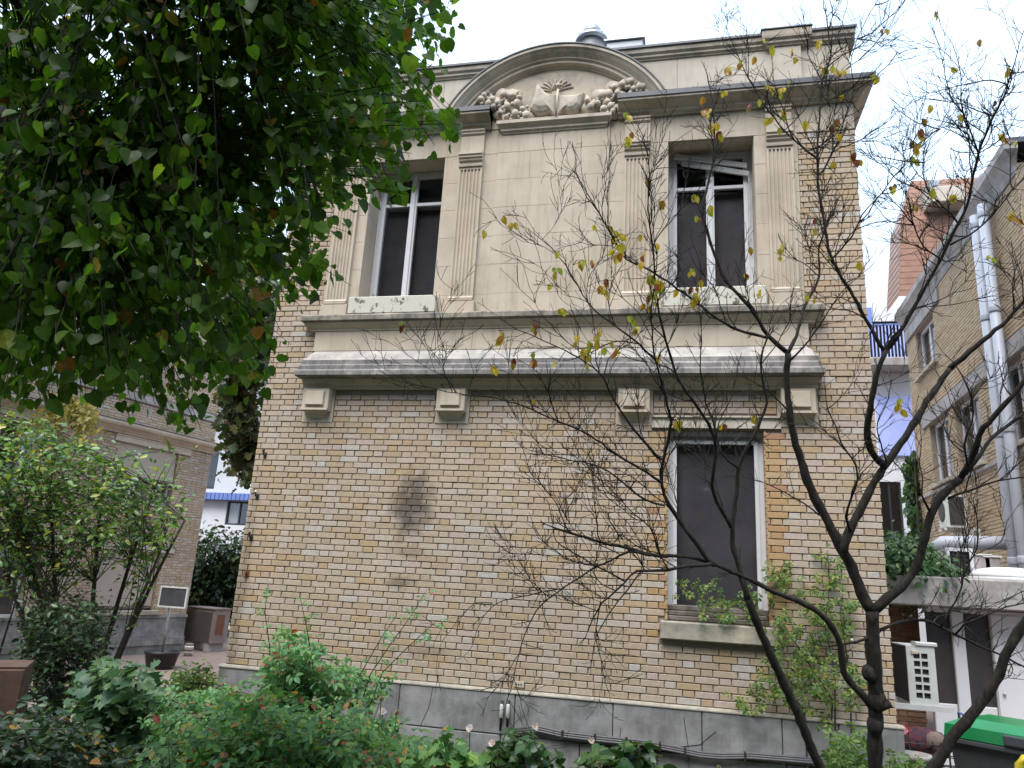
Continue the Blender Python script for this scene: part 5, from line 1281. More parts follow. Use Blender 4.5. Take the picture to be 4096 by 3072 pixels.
def wall_leaves(poly, n, lo=.03, hi=.22):
    for (x, y) in sample_poly(poly, n, vr):
        p = wallp(x, y, vr.uniform(lo, hi)); P.append(p); D.append((vr.uniform(-.8, .8), vr.uniform(-.5, .2), vr.uniform(-1, .3))); Nn.append((vr.uniform(-.6, .6), -1, .7 + vr.uniform(-.5, .5))); S.append(vr.uniform(.07, .13))
wall_leaves([(3060, 2480), (3120, 2430), (3260, 2440), (3400, 2480), (3390, 2620), (3330, 2720), (3230, 2830), (3120, 2800), (2960, 2860), (2900, 2800), (3010, 2700), (3060, 2600)], 190)
wall_leaves([(3200, 2340), (3320, 2330), (3430, 2420), (3410, 2500), (3250, 2490)], 50)
wall_leaves([(3080, 2240), (3180, 2230), (3190, 2300), (3130, 2380), (3090, 2440), (3060, 2380)], 30, .03, .12)
wall_leaves([(2700, 2350), (2780, 2310), (2850, 2270), (2870, 2330), (2960, 2350), (3060, 2300), (3080, 2520), (2990, 2540), (2900, 2480), (2760, 2430), (2710, 2400)], 60, .02, .14)
wall_leaves([(3280, 2200), (3340, 2180), (3360, 2330), (3290, 2340)], 24, .03, .1)
wall_leaves([(3290, 2600), (3480, 2650), (3450, 2800), (3300, 2900), (3200, 2880)], 45)
leaf_cloud(vine, T_PIN, P, D, Nn, S, M['vine_leaf'], 'foliage', 120)

# ================================================================ the garden bed in front
def bed(name, label, cat, poly, tr, n, T, size, mat, seed, gap=.05, nst=6, bark='bark_brown', lift=.05, droop=.2, extra=(), n_ind=0, spread=.04, start=.1, rad=.004):
    xs = [p[0] for p in poly]; ys = [p[1] for p in poly]; cx_, my = sum(xs) / len(xs), max(ys); tm = sum(tr) / 2
    b = at(cx_, my, tm); gzv = gz(b[0], b[1]); rg = random.Random(seed); st_ = []
    for k in range(nst):
        x, y = sample_poly(poly, 1, rg)[0]; t = rg.uniform(*tr); top = at(x, y, t)
        bt = np.array([b[0] + (top[0] - b[0]) * .4, b[1] + (top[1] - b[1]) * .4, 0]); bt[2] = gz(bt[0], bt[1]) - .02
        st_.append((curve(bt, top, .03, 6, rg, .04), .009, .003))
    for pts in extra: st_.append(([np.array(p) for p in pts], .007, .003))
    srcs = [tuple(c[0][k]) for c in st_ for k in (2, 3, 4, 5, len(c[0]) - 1) if k < len(c[0])]
    return plant(name, label, cat, (b[0], b[1], gzv), srcs, [(poly, 1)], tr, n, gap, T, size, mat, bark, seed, lift=lift, droop=droop, start=start, rad=rad, stems=st_, spread=spread, n_ind=n_ind)
bed('rose_bush', 'rose bush with tall shoots against the left end of the brick wall', 'shrub', [(1000, 2800), (1050, 2600), (1130, 2480), (1220, 2560), (1290, 2640), (1400, 2680), (1560, 2720), (1520, 2820), (1300, 2860)], (6.3, 7.4), 130, T_PIN, .13, 'rose_leaf', 61, .06, 9, droop=.05, n_ind=60)
canes = []
for pts in (((1420, 2900), (1480, 2700), (1560, 2580), (1640, 2470), (1700, 2370)), ((1450, 2900), (1530, 2690), (1630, 2590), (1750, 2480)), ((1060, 2800), (1080, 2600), (1060, 2450), (1065, 2400)), ((1240, 2850), (1250, 2650), (1225, 2500), (1200, 2390)), ((1400, 2880), (1440, 2700), (1520, 2560), (1580, 2470))):
    canes.append([at(x, y, 6.6) for x, y in pts])
rc = thing('rose_canes', 'long thin arching rose canes reaching up the brick wall', 'shrub', (canes[0][0][0], canes[0][0][1], gz(0, canes[0][0][1])))
P, D, Nn, S = [], [], [], []
for c in canes:
    c = [np.array([c[0][0], c[0][1], gz(0, c[0][1])])] + c
    m = MB(); m.tube([tuple(p) for p in c], [.007 * (1 - .6 * i / (len(c) - 1)) for i in range(len(c))], 5); m.obj('cane', M['bark_brown'], rc, True)
    for i in range(1, len(c) - 1):
        for k in range(5):
            p = c[i] + (c[i + 1] - c[i]) * vr.random(); P.append(p + np.array([vr.gauss(0, .02)] * 3)); D.append((vr.uniform(-1, 1), vr.uniform(-.5, .5), vr.uniform(-.5, .4))); Nn.append((vr.uniform(-.4, .4), -.4, 1)); S.append(vr.uniform(.07, .12))
leaf_cloud(rc, T_PIN, P, D, Nn, S, M['rose_leaf'], 'foliage', 60)
bed('hydrangea', 'grey green bush with large lobed leaves beside the rusty block', 'shrub', [(270, 2780), (330, 2660), (480, 2650), (640, 2690), (680, 2800), (640, 2950), (480, 3020), (330, 2900)], (6.0, 7.2), 120, T_LOBED, .125, 'hydrangea_leaf', 62, .07, 6, n_ind=80, spread=.06)
bed('low_hedge', 'low bright green clipped clump by the yard path', 'hedge', [(640, 2760), (680, 2690), (760, 2660), (870, 2670), (900, 2720), (860, 2800), (700, 2820)], (7.6, 8.6), 160, T_OVAL, .055, 'lime_leaf', 63, .035, 6, spread=.04)
bed('garden_shrub', 'broad mixed green shrub with a few red and orange leaves in the front bed', 'shrub', [(560, 3130), (600, 2980), (760, 2860), (950, 2790), (1100, 2780), (1250, 2830), (1420, 2840), (1560, 2900), (1640, 2990), (1650, 3130)], (4.4, 5.9), 330, T_PIN, .12, 'bed_leaf', 64, .055, 12, n_ind=150, spread=.05)
bed('garden_shrub', 'loose green shrub reaching above the cellar opening', 'shrub', [(1400, 2880), (1480, 2830), (1600, 2900), (1640, 3000), (1560, 3130), (1380, 3130)], (6.0, 7.0), 70, T_PIN, .13, 'rose_leaf', 65, .06, 6, spread=.05)
bed('ground_plant', 'dark low foliage strewn with fallen yellow leaves below the rusty block', 'plant', [(-150, 2860), (150, 2830), (330, 2880), (500, 2960), (650, 3000), (640, 3130), (-150, 3130)], (5.0, 6.4), 260, T_OVAL, .075, 'dark_leaf', 66, .04, 8, spread=.05)
bed('anemone_clump', 'ivy like leaf clump with pale flowers along the grey plinth', 'plant', [(1640, 3130), (1660, 2980), (1760, 2940), (1860, 2980), (1900, 3060), (1940, 3130)], (5.4, 6.4), 80, T_LOBED, .10, 'bed_leaf', 67, .05, 5, n_ind=60)
bed('anemone_clump', 'leafy clump with pale flowers below the paired conduits', 'plant', [(1950, 3130), (1960, 2990), (2010, 2920), (2090, 2930), (2180, 2970), (2250, 3040), (2280, 3130)], (6.0, 7.0), 90, T_HEART, .095, 'ivy_leaf', 68, .05, 5, n_ind=60)
bed('anemone_clump', 'broad leaved clump with pale flowers under the sagging cables', 'plant', [(2300, 3130), (2330, 3040), (2420, 3010), (2500, 2980), (2600, 2990), (2660, 3060), (2680, 3130)], (6.0, 7.0), 90, T_HEART, .11, 'ivy_leaf', 69, .05, 5, n_ind=60)
bed('garden_shrub', 'yellow green leafy shrub against the slim dark trunk', 'shrub', [(3290, 3130), (3330, 2980), (3370, 2910), (3430, 2930), (3470, 3000), (3490, 3130)], (5.6, 6.4), 70, T_PIN, .10, 'lime_leaf', 70, .05, 5, n_ind=40)
bed('garden_shrub', 'small yellow green shrub below the tall grey planter', 'shrub', [(3530, 3130), (3540, 3040), (3600, 3020), (3680, 3030), (3700, 3130)], (5.8, 6.6), 40, T_PIN, .10, 'lime_leaf', 71, .05, 4, n_ind=30)
bed('seedling', 'small fresh green plant growing at the plinth beneath the vine', 'plant', [(3070, 2900), (3110, 2860), (3150, 2890), (3160, 2940), (3130, 2970), (3080, 2930)], (7.6, 8.0), 16, T_PIN, .12, 'lime_leaf', 72, .05, 2)
bed('garden_shrub', 'soft light green shrub filling the bed between the lobed bush and the rose', 'shrub', [(560, 2900), (600, 2800), (700, 2780), (850, 2760), (980, 2760), (1060, 2800), (1000, 2900), (800, 2960), (620, 3000)], (5.8, 7.0), 170, T_PIN, .11, 'rose_leaf', 73, .05, 8, n_ind=40)
# pale anemone flowers on stalks
M['stalk'] = plain('green_stalk', (.07, .11, .04), .7)
def flower(px, py, t, label, mat, group, r=.035):
    p = at(px, py, t); b = np.array([p[0], p[1], gz(p[0], p[1])])
    o = thing('flower', label, 'flower', tuple(b), group)
    m = MB(); m.tube([tuple(b), tuple((b + p) / 2 + np.array([.02, 0, 0])), tuple(p)], .0045, 5); m.obj('stalk', M['stalk'], o)
    P, D, Nn, S = [], [], [], []; Rf = Matrix.Rotation(vr.uniform(-.9, .9), 3, 'Z') @ Matrix.Rotation(vr.uniform(-.9, .5), 3, 'X')
    for k in range(6):
        a = 2 * math.pi * k / 6; d = (Rf @ Vector((math.cos(a), -.5, math.sin(a)))); P.append(p); D.append(tuple(d)); Nn.append(tuple(Rf @ Vector((0, -1, .1)))); S.append(r * vr.uniform(.8, 1.15))
    leaf_cloud(o, T_ROUND, P, D, Nn, S, M[mat], 'petals', 6)
    c = MB(); c.ball(tuple(p + np.array([0, -.006, 0])), r * .2); c.obj('centre', M['yellow'], o, True)
fl_ = [(1262, 2800, 5.8), (1525, 2793, 5.9), (1530, 2850, 5.9), (1585, 2850, 6), (1880, 2915, 5.9), (2140, 2905, 6.2), (2365, 2960, 6.4), (2395, 3010, 6.4), (2470, 3045, 6.2), (2400, 3055, 6.0), (2880, 3070, 6.2), (1390, 2860, 5.6), (1660, 2950, 5.7), (1970, 2975, 5.9)]
for x, y, t in fl_: flower(x, y, t, 'pale pink anemone flower on a thin stalk above the bed', 'petal', 'pale anemones in the bed', .034)
for x, y in ((3610, 2920), (3630, 2912), (3575, 2905)): flower(x, y, 7.4, 'deep pink flower beside the grey planter rim', 'petal_pink', 'pink flowers by the planter', .05)
# ground cover: low leaves over the soil
P, D, Nn, S = [], [], [], []
for k in range(9000):
    x, y = nrng.uniform(-9, 4), nrng.uniform(-6.5, .0)
    if y > -.3 and XL < x < XR: continue
    P.append((x, y, gz(x, y) + nrng.uniform(.02, .16))); D.append((nrng.uniform(-1, 1), nrng.uniform(-1, 1), nrng.uniform(-.3, .4))); Nn.append((nrng.uniform(-.4, .4), nrng.uniform(-.4, .4), 1)); S.append(nrng.uniform(.05, .12))
gc = bpy.data.objects.new('ground_cover', leaf_mesh('ground_cover', T_OVAL, np.array(P), np.array(D), np.array(Nn), np.array(S), M['bed_leaf'])); _link(gc, None, (0, 0, 0)); stuff(gc)
gc['label'] = 'low mixed green ground cover over the garden soil'; gc['category'] = 'ground cover'
# fallen yellow leaves, each its own
fm = leaf_mat('fallen_leaf', [(0, (.36, .24, .05)), (.5, (.42, .20, .05)), (1, (.30, .16, .06))], .2)
v, f = T_HEART; fme = bpy.data.meshes.new('fallen_leaf'); fme.from_pydata([tuple(q) for q in v], [], [tuple(int(i) for i in q) for q in f]); fme.materials.append(fm)
fr_ = random.Random(77)
for k in range(26):
    x, y = sample_poly([(0, 2820), (300, 2860), (560, 2980), (640, 3060), (0, 3060)], 1, fr_)[0]
    p = at(x, y, fr_.uniform(5.0, 5.6)); o = bpy.data.objects.new('fallen_leaf', fme); _link(o, None, tuple(p)); o.rotation_euler = (fr_.uniform(-.5, .5), fr_.uniform(-.5, .5), fr_.uniform(0, 6)); o.scale = (fr_.uniform(.05, .085),) * 3
    tag(o, 'fallen yellow leaf caught on the dark low foliage', 'leaf', 'fallen leaves on the dark foliage')

# ================================================================ tall trees behind the viewer: they stand in the window reflections
hb2 = thing('tree_row', 'tall dark row of garden trees mirrored in the window glass', 'trees', (0, -19, -.55))
P, D, Nn, S = [], [], [], []
for k in range(18):
    cx_ = -19 + (k % 9) * 4.4 + (2.2 if k > 8 else 0) + nrng.uniform(-.6, .6); cy_ = (-19 if k < 9 else -23) + nrng.uniform(-.8, .8); top = nrng.uniform(19, 23)
    m = MB(); m.tube([(cx_, cy_, -.6), (cx_ + .1, cy_, 2.5), (cx_, cy_ + .1, top * .7)], [.2, .16, .07], 8); m.obj('trunk', M['bark_brown'], hb2, True)
    for j in range(2200):
        a_ = nrng.uniform(0, 6.283); u_ = nrng.uniform(0, 1); rr = 3.0 * math.sqrt(nrng.uniform(.2, 1)) * (1 - .75 * u_ ** 3)
        P.append((cx_ + rr * math.cos(a_), cy_ + rr * math.sin(a_) * .8, -.3 + u_ * top)); D.append((nrng.uniform(-1, 1), nrng.uniform(-1, 1), nrng.uniform(-1, .3))); Nn.append((nrng.uniform(-.6, .6), nrng.uniform(-.3, 1), .6)); S.append(nrng.uniform(.5, .8))
leaf_cloud(hb2, T_HEART, P, D, Nn, S, M['dark_leaf'], 'foliage', 0)
# ================================================================ the nearly bare tree in front of the wall (branches follow the photograph)
BT = 5.0
tb = at(3500, 3420, BT); gzb = gz(tb[0], tb[1])
bare = thing('bare_tree', 'dark nearly leafless tree with crooked forking branches in front of the brick wall', 'tree', (tb[0], tb[1], gzb))
# each: (start depth, end depth, start width px, end width px, points)
BR = [
 ('trunk', 5.0, 5.0, 76, 62, [(3505, 3480), (3502, 3250), (3500, 3072), (3502, 2900), (3505, 2780), (3495, 2650), (3490, 2550), (3490, 2440)]),
 ('stem', 5.0, 4.9, 52, 36, [(3480, 3400), (3380, 3240), (3280, 3072), (3180, 2830), (3073, 2600), (2991, 2397)]),
 ('stem', 5.0, 4.8, 58, 44, [(3530, 3420), (3640, 3220), (3731, 3072), (3820, 2936), (3925, 2815), (3999, 2699), (4030, 2594), (4096, 2494), (4200, 2380)]),
 ('branch', 5.0, 5.2, 54, 26, [(3490, 2450), (3440, 2370), (3421, 2296), (3358, 2182), (3295, 2056), (3238, 1954), (3194, 1809), (3162, 1695), (3146, 1533), (3152, 1412)]),
 ('branch', 5.2, 5.6, 22, 6, [(3152, 1412), (3068, 1346), (3026, 1262), (2977, 1201), (2899, 1123), (2869, 1045), (2845, 984), (2821, 900), (2804, 846), (2836, 721), (2858, 624), (2858, 515), (2842, 353), (2830, 300)]),
 ('branch', 5.2, 5.0, 15, 5, [(3068, 1352), (2923, 1310), (2803, 1225), (2736, 1171), (2640, 1105), (2560, 1060), (2501, 1045), (2429, 912), (2370, 800), (2330, 740)]),
 ('branch', 5.2, 5.5, 18, 5, [(3155, 1410), (3194, 1322), (3219, 1213), (3261, 1159), (3285, 1081), (3267, 1020), (3291, 936), (3330, 850)]),
 ('branch', 5.2, 4.9, 10, 3, [(3165, 1440), (3237, 1364), (3333, 1213), (3380, 1150), (3430, 1110)]),
 ('branch', 4.9, 5.0, 30, 8, [(2991, 2397), (2966, 2302), (2934, 2201), (2925, 2106), (2947, 1980), (2950, 1872), (2960, 1821), (3016, 1758), (3042, 1676), (3080, 1613), (3044, 1520), (3044, 1430), (3060, 1370)]),
 ('branch', 4.95, 4.6, 20, 4, [(2925, 2110), (2865, 2005), (2839, 1942), (2858, 1866), (2871, 1790), (2839, 1695), (2773, 1605), (2712, 1521), (2682, 1430), (2652, 1322), (2634, 1238), (2616, 1111), (2616, 990), (2598, 900), (2590, 800), (2600, 660), (2575, 560)]),
 ('branch', 5.0, 4.8, 11, 3, [(2950, 1872), (2905, 1850), (2871, 1800), (2862, 1700), (2830, 1640), (2797, 1466), (2809, 1370), (2803, 1256)]),
 ('branch', 5.0, 4.7, 34, 10, [(3490, 2830), (3468, 2794), (3368, 2699), (3368, 2584), (3336, 2515), (3284, 2447), (3184, 2400), (3095, 2368), (3023, 2328), (2928, 2284), (2839, 2252), (2789, 2233), (2706, 2223), (2611, 2223), (2516, 2195), (2434, 2176), (2346, 2151), (2219, 2113)]),
 ('branch', 4.8, 4.5, 17, 5, [(2850, 2255), (2740, 2265), (2611, 2290), (2542, 2271), (2504, 2328), (2460, 2370), (2403, 2410), (2375, 2470), (2352, 2518)]),
 ('branch', 4.7, 4.5, 9, 5, [(2560, 2290), (2520, 2350), (2470, 2400), (2430, 2470), (2400, 2515)]),
 ('branch', 4.6, 4.5, 7, 3, [(2403, 2410), (2395, 2470), (2372, 2510), (2390, 2600), (2418, 2680)]),
 ('branch', 4.75, 4.3, 12, 4, [(2600, 2223), (2516, 2198), (2450, 2240), (2390, 2265), (2330, 2300), (2251, 2353), (2170, 2408), (2120, 2480), (2084, 2575), (2066, 2652), (2057, 2715), (2030, 2800)]),
 ('branch', 4.7, 4.4, 9, 4, [(2504, 2327), (2450, 2295), (2396, 2272), (2330, 2230), (2279, 2200), (2213, 2170), (2212, 2113)]),
 ('branch', 4.5, 4.3, 7, 3, [(2242, 2356), (2150, 2370), (2053, 2390), (1967, 2412), (1930, 2460), (1899, 2512), (1890, 2580)]),
 ('branch', 4.4, 4.2, 5, 2, [(1967, 2412), (1900, 2405), (1850, 2450), (1830, 2490), (1785, 2530), (1765, 2570)]),
 ('branch', 4.85, 4.6, 24, 5, [(2860, 2262), (2833, 2245), (2770, 2150), (2694, 2056), (2652, 1980), (2640, 1900), (2646, 1853), (2668, 1771), (2694, 1720), (2670, 1623), (2640, 1503), (2616, 1430), (2610, 1322), (2598, 1237), (2620, 1150)]),
 ('branch', 4.7, 4.3, 13, 3, [(2646, 1840), (2580, 1771), (2516, 1695), (2459, 1606), (2399, 1485), (2290, 1418), (2200, 1370), (2108, 1336), (2028, 1303), (1990, 1260)]),
 ('branch', 4.7, 4.2, 13, 3, [(2648, 1930), (2560, 1870), (2478, 1828), (2358, 1739), (2263, 1695), (2200, 1676), (2134, 1634), (1962, 1588), (1829, 1575), (1697, 1548), (1610, 1528)]),
 ('branch', 4.7, 4.3, 10, 3, [(2660, 2020), (2580, 2005), (2516, 1954), (2440, 1885), (2365, 1853), (2280, 1840), (2200, 1821), (2120, 1800)]),
 ('branch', 4.7, 4.5, 9, 3, [(2637, 2218), (2605, 2106), (2516, 2043), (2453, 1961), (2390, 1904), (2300, 1870)]),
 ('branch', 4.65, 4.3, 11, 3, [(2622, 1440), (2530, 1352), (2441, 1292), (2351, 1219), (2290, 1110), (2272, 1050), (2200, 990), (2130, 930)]),
 ('branch', 4.6, 4.3, 6, 2, [(2399, 1485), (2380, 1440), (2385, 1340), (2370, 1290)]),
 ('branch', 5.0, 5.0, 44, 34, [(3492, 2450), (3526, 2410), (3605, 2352), (3662, 2279), (3692, 2192), (3722, 2053), (3770, 1975), (3842, 1915)]),
 ('branch', 5.0, 4.7, 32, 18, [(3842, 1915), (3878, 1872), (3903, 1770), (3933, 1710), (4023, 1613), (4096, 1529), (4180, 1430)]),
 ('branch', 5.0, 5.2, 20, 12, [(3842, 1915), (3900, 1850), (3963, 1752), (4030, 1700), (4096, 1655), (4200, 1600)]),
 ('branch', 5.0, 4.7, 11, 6, [(3790, 1995), (3818, 1987), (3903, 1951), (3993, 1915), (4096, 1909), (4180, 1900)]),
 ('branch', 5.0, 5.3, 40, 26, [(3370, 2210), (3400, 2110), (3451, 2023), (3499, 1921), (3547, 1854), (3637, 1722), (3722, 1583), (3800, 1475)]),
 ('branch', 5.3, 5.2, 26, 14, [(3800, 1475), (3903, 1384), (4011, 1300), (4096, 1205), (4180, 1120)]),
 ('branch', 5.1, 4.9, 34, 24, [(3540, 1862), (3481, 1812), (3463, 1722), (3487, 1601), (3517, 1451), (3545, 1400)]),
 ('branch', 4.9, 5.2, 18, 5, [(3540, 1410), (3500, 1340), (3463, 1281), (3414, 1184), (3333, 1053), (3311, 988), (3300, 900), (3270, 760), (3270, 597), (3281, 434), (3287, 326), (3330, 217), (3314, 125), (3300, 40)]),
 ('branch', 4.9, 4.6, 20, 8, [(3545, 1400), (3571, 1379), (3647, 1243), (3702, 1151), (3767, 1032), (3832, 891), (3875, 820), (3890, 700), (3913, 608), (3957, 500), (4010, 400)]),
 ('branch', 5.1, 5.3, 11, 3, [(3276, 640), (3205, 586), (3135, 521), (3042, 401), (2977, 287), (2929, 168)]),
 ('branch', 5.1, 5.0, 9, 3, [(3275, 700), (3297, 683), (3346, 580), (3390, 439), (3422, 369), (3395, 260), (3440, 120), (3500, 20)]),
 ('branch', 5.0, 4.7, 9, 3, [(3320, 1043), (3408, 950), (3446, 860), (3528, 777), (3571, 706), (3680, 587), (3760, 520)]),
 ('branch', 4.7, 4.5, 9, 3, [(3832, 891), (3780, 830), (3700, 760), (3690, 650), (3720, 560)]),
 ('branch', 4.7, 4.4, 10, 3, [(3800, 980), (3900, 930), (4000, 830), (4080, 720), (4150, 640)]),
 ('branch', 4.8, 4.6, 9, 3, [(3767, 1040), (3690, 990), (3650, 900), (3640, 800)]),
 ('branch', 4.65, 4.4, 9, 3, [(3913, 608), (3880, 520), (3840, 420), (3850, 300), (3810, 180)]),
 ('branch', 4.6, 4.3, 9, 3, [(3957, 500), (4020, 380), (4060, 250), (4096, 100)]),
 ('branch', 5.0, 5.1, 17, 7, [(3485, 2550), (3526, 2515), (3594, 2487), (3699, 2473), (3762, 2510), (3820, 2536), (3904, 2578), (4000, 2620), (4096, 2663), (4170, 2700)]),
 ('branch', 5.0, 4.8, 10, 5, [(3825, 2538), (3852, 2494), (3973, 2452), (4030, 2421), (4096, 2410), (4170, 2400)]),
 ('branch', 5.0, 5.0, 14, 10, [(3478, 2550), (3430, 2568), (3378, 2578)]),
 ('branch', 5.0, 4.9, 9, 4, [(3762, 2508), (3800, 2440), (3841, 2379), (3862, 2274), (3915, 2192), (3909, 2066), (3890, 2000)]),
 ('branch', 5.0, 4.8, 14, 4, [(3400, 2120), (3375, 2070), (3420, 1950), (3438, 1890), (3410, 1830), (3360, 1780), (3345, 1700), (3306, 1640), (3300, 1560)]),
 ('branch', 4.8, 4.6, 6, 2, [(3306, 1640), (3360, 1600), (3400, 1550), (3430, 1480)]),
 ('branch', 5.0, 4.9, 8, 3, [(3547, 1854), (3530, 1800), (3500, 1690), (3540, 1640), (3560, 1560)]),
 ('branch', 5.05, 5.3, 8, 3, [(3280, 2060), (3180, 1990), (3060, 1930), (2980, 1905)]),
 ('branch', 5.2, 5.0, 9, 3, [(3150, 1640), (3110, 1600), (3080, 1560), (3020, 1530), (2960, 1500)]),
 ('branch', 5.0, 4.8, 12, 5, [(3722, 2053), (3690, 1980), (3620, 1900), (3580, 1850)]),
 ('branch', 4.9, 4.7, 12, 5, [(3878, 1872), (3850, 1780), (3900, 1660), (3880, 1560), (3830, 1470)]),
 ('branch', 4.3, 4.2, 5, 2, [(1829, 1575), (1790, 1500), (1700, 1470), (1640, 1430), (1590, 1390)]),
 ('branch', 4.3, 4.2, 5, 2, [(1810, 1570), (1780, 1490), (1740, 1430), (1715, 1400)]),
]
br_rng = random.Random(99)
def resample(pts, step):
    out = [pts[0]]
    for a, b in zip(pts, pts[1:]):
        n = max(1, int(np.linalg.norm(b - a) / step))
        for i in range(1, n + 1): out.append(a + (b - a) * i / n)
    return out
def smooth3(pts, k=1):
    for _ in range(k):
        pts = [pts[0]] + [.25 * pts[i - 1] + .5 * pts[i] + .25 * pts[i + 1] for i in range(1, len(pts) - 1)] + [pts[-1]]
    return pts
skel = []
for nm, d0, d1, w0, w1, px in BR:
    n = len(px); L = [0]
    for a, b in zip(px, px[1:]): L.append(L[-1] + math.hypot(b[0] - a[0], b[1] - a[1]))
    wob = br_rng.uniform(-.12, .12) if nm == 'branch' and len(px) > 4 else 0
    pts, rad = [], []
    for (x, y), l in zip(px, L):
        u = l / L[-1]; t = d0 + (d1 - d0) * u + wob * math.sin(math.pi * u); pts.append(at(x, y, t)); rad.append((w0 + (w1 - w0) * u ** .8) * t / F_PX / 2 * .87)
    if nm in ('trunk', 'stem'): pts[0] = np.array([pts[0][0], pts[0][1], gzb - .05])
    P3 = resample(pts, .05); R3 = list(np.interp(np.linspace(0, 1, len(P3)), np.array(L) / L[-1], rad))
    P3 = smooth3(P3, 2)
    P3 = [p + np.array([br_rng.gauss(0, .0022) for _ in range(3)]) for p in P3]
    R3 = [max(.0016, r * (1 + br_rng.uniform(-.11, .13))) for r in R3]
    m = MB(); m.tube([tuple(p) for p in P3], R3, 8 if w0 > 15 else 6)
    if nm == 'trunk':
        for z_ in (24, 25): m.ball(tuple(P3[min(z_ * 1, len(P3) - 1)]), .0, (1, 1, 1))
    m.obj(nm, M['bark'], bare, True); skel.append((P3, R3, w1))
# knots, the sawn stub and its pale end
for (x, y, r) in ((3508, 2800, .062), (3478, 2690, .05), (3500, 2900, .055)):
    b = MB(); b.ball(tuple(at(x, y, 4.99)), r, (1, 1, 1.2), 10, 8, 0, .06); b.obj('knot', M['bark'], bare, True)
b = MB(); b.tube([tuple(at(3505, 2830, 4.97)), tuple(at(3540, 2822, 4.95)), tuple(at(3562, 2812, 4.94))], [.04, .028, .03], 9); b.obj('stub', M['bark'], bare, True)
b = MB(); b.ball(tuple(at(3408, 2561, 4.96)), .012); b.obj('cut_mark', M['ceramic'], bare, True)
# longer side branches grown from the traced ones, then twigs on everything
tips = []; twigs = MB()
def grow(p, d, L, r, depth):
    n = max(3, int(L / .045)); pts = [np.array(p)]; d = np.array(d, float)
    for i in range(n):
        d = d / np.linalg.norm(d); d = d + np.array([br_rng.gauss(0, .17), br_rng.gauss(0, .14), br_rng.gauss(.05, .17)])
        pts.append(pts[-1] + d / np.linalg.norm(d) * L / n)
    twigs.tube([tuple(q) for q in pts], [max(.0016, r * 1.25 * (1 - .65 * i / n)) for i in range(n + 1)], 4 if r > .0025 else 3, cap=False)
    tips.append((pts[-1], d))
    if depth > 0:
        for k in range(br_rng.randint(1, 3) if L < .35 else br_rng.randint(5, 9)):
            i = br_rng.randint(max(1, n // 4), n - 1)
            tg = pts[i] - pts[i - 1]; tg /= np.linalg.norm(tg) + 1e-9
            q = tg * .9 + np.array([br_rng.gauss(0, .5), br_rng.gauss(0, .4), br_rng.gauss(.2, .5)])
            grow(pts[i], q, L * br_rng.uniform(.3, .6), r * .6, depth - 1)
for P3, R3, w1 in skel:
    n = len(P3)
    if R3[0] > .03: continue
    for i in range(2, n - 1):
        tg = P3[i + 1] - P3[i - 1]; tg /= np.linalg.norm(tg) + 1e-9
        r = R3[i]
        pr = .8 if r < .012 else .12
        if br_rng.random() < pr:
            d = tg * .5 + np.array([br_rng.gauss(0, .7), br_rng.gauss(0, .5), br_rng.gauss(.25, .7)])
            grow(P3[i], d, br_rng.uniform(.05, .22), min(.0028, r * .7), 1)
        if r < .016 and br_rng.random() < .28:
            d = tg * .9 + np.array([br_rng.gauss(0, .5), br_rng.gauss(0, .4), br_rng.gauss(.3, .5)])
            grow(P3[i], d, br_rng.uniform(.25, .6), min(.0040, r * .7), 2)
    tg = P3[-1] - P3[-3]; grow(P3[-1], tg, br_rng.uniform(.1, .3), R3[-1] * .8, 1)
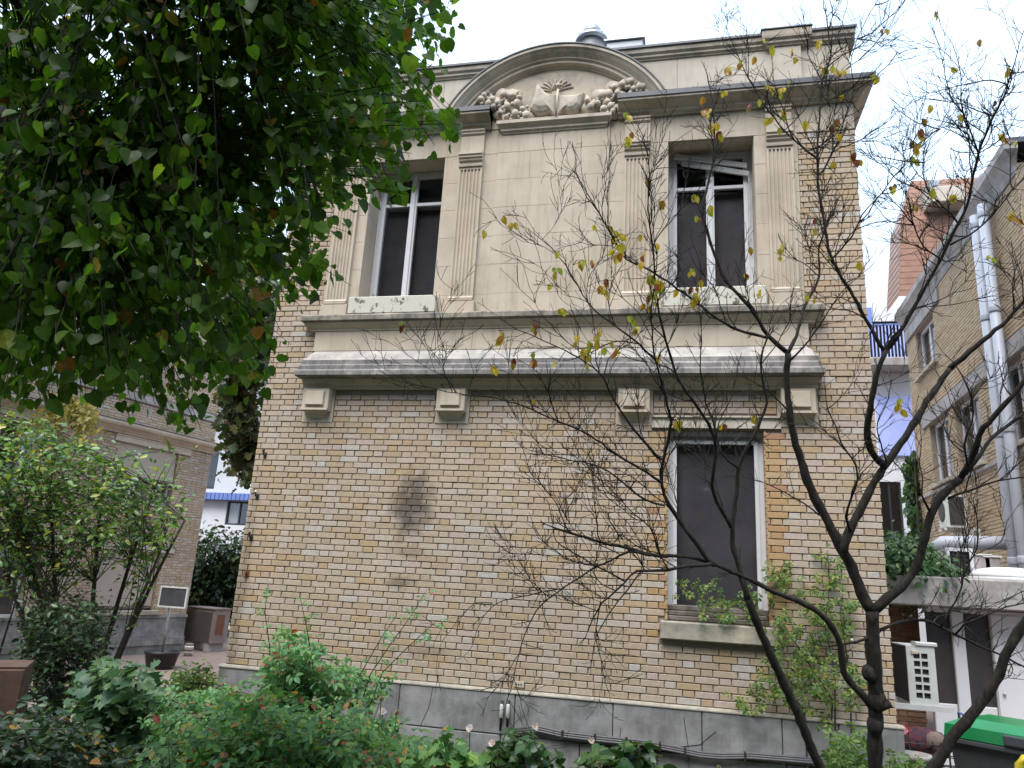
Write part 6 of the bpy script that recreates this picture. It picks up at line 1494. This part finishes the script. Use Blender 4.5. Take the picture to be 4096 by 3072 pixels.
# fine spray of twigs over the right of the sky
allp = np.array([q for s_ in skel[3:] for q in s_[0][::2]]); allr = np.array([r_ for s_ in skel[3:] for r_ in s_[1][::2]])
for k in range(60):
    x, y = sample_poly([(3150, 250), (3900, 0), (4150, 0), (4150, 1250), (3700, 1150), (3500, 1000), (3250, 900)], 1, br_rng)[0]
    tgt = at(x, y, br_rng.uniform(4.6, 5.3)); dd = np.linalg.norm(allp - tgt, axis=1); ok = np.where((dd < .75) & (allr < .02))[0]
    if not len(ok): continue
    i = int(ok[br_rng.randrange(len(ok))]); v_ = tgt - allp[i]; v_[2] = abs(v_[2]) * .8 + .1
    grow(allp[i], v_, br_rng.uniform(.25, .6), .0036, 2)
stuff(twigs.obj('twigs', M['bark'], bare))
# the last leaves, each its own
v, f = T_OVAL; ame = bpy.data.meshes.new('leaf'); ame.from_pydata([tuple(q) for q in (v * np.array([1.25, 1, 1.3]))], [], [tuple(int(i) for i in q) for q in f]); ame.materials.append(M['autumn'])
def project(p):
    c = RM.T @ (np.array(p) - EYE); return c[0] / c[2] * F_PX + CXP, c[1] / c[2] * F_PX + CYP
cand = []
for p, d in tips:
    x, y = project(p)
    w = .12
    if 1900 < x < 2700 and 850 < y < 1450: w = 1.6
    elif 2400 < x < 3400 and 150 < y < 1200: w = 1.0
    elif x > 3400 and y < 1000: w = .45
    elif y > 1900: w = .03
    cand.append(w)
cand = np.array(cand); cand /= cand.sum()
for i in nrng.choice(len(tips), size=min(140, len(tips) - 1), replace=False, p=cand):
  for kk in range(br_rng.choice((1, 2, 2, 3, 3))):
    p, d = tips[i]; p = p + np.array([br_rng.gauss(0, .018), br_rng.gauss(0, .018), br_rng.gauss(0, .02)]) * (kk > 0); o = bpy.data.objects.new('leaf', ame); _link(o, bare, tuple(p))
    D_ = np.array([[br_rng.gauss(0, .35), br_rng.gauss(0, .35), -1]]); X, Y, Z = frames(D_, np.array([[br_rng.gauss(0, .6), -1, br_rng.gauss(.2, .4)]]))
    R = Matrix(((X[0][0], Y[0][0], Z[0][0]), (X[0][1], Y[0][1], Z[0][1]), (X[0][2], Y[0][2], Z[0][2]))); o.rotation_euler = R.to_euler(); o.scale = (br_rng.uniform(.036, .066),) * 3
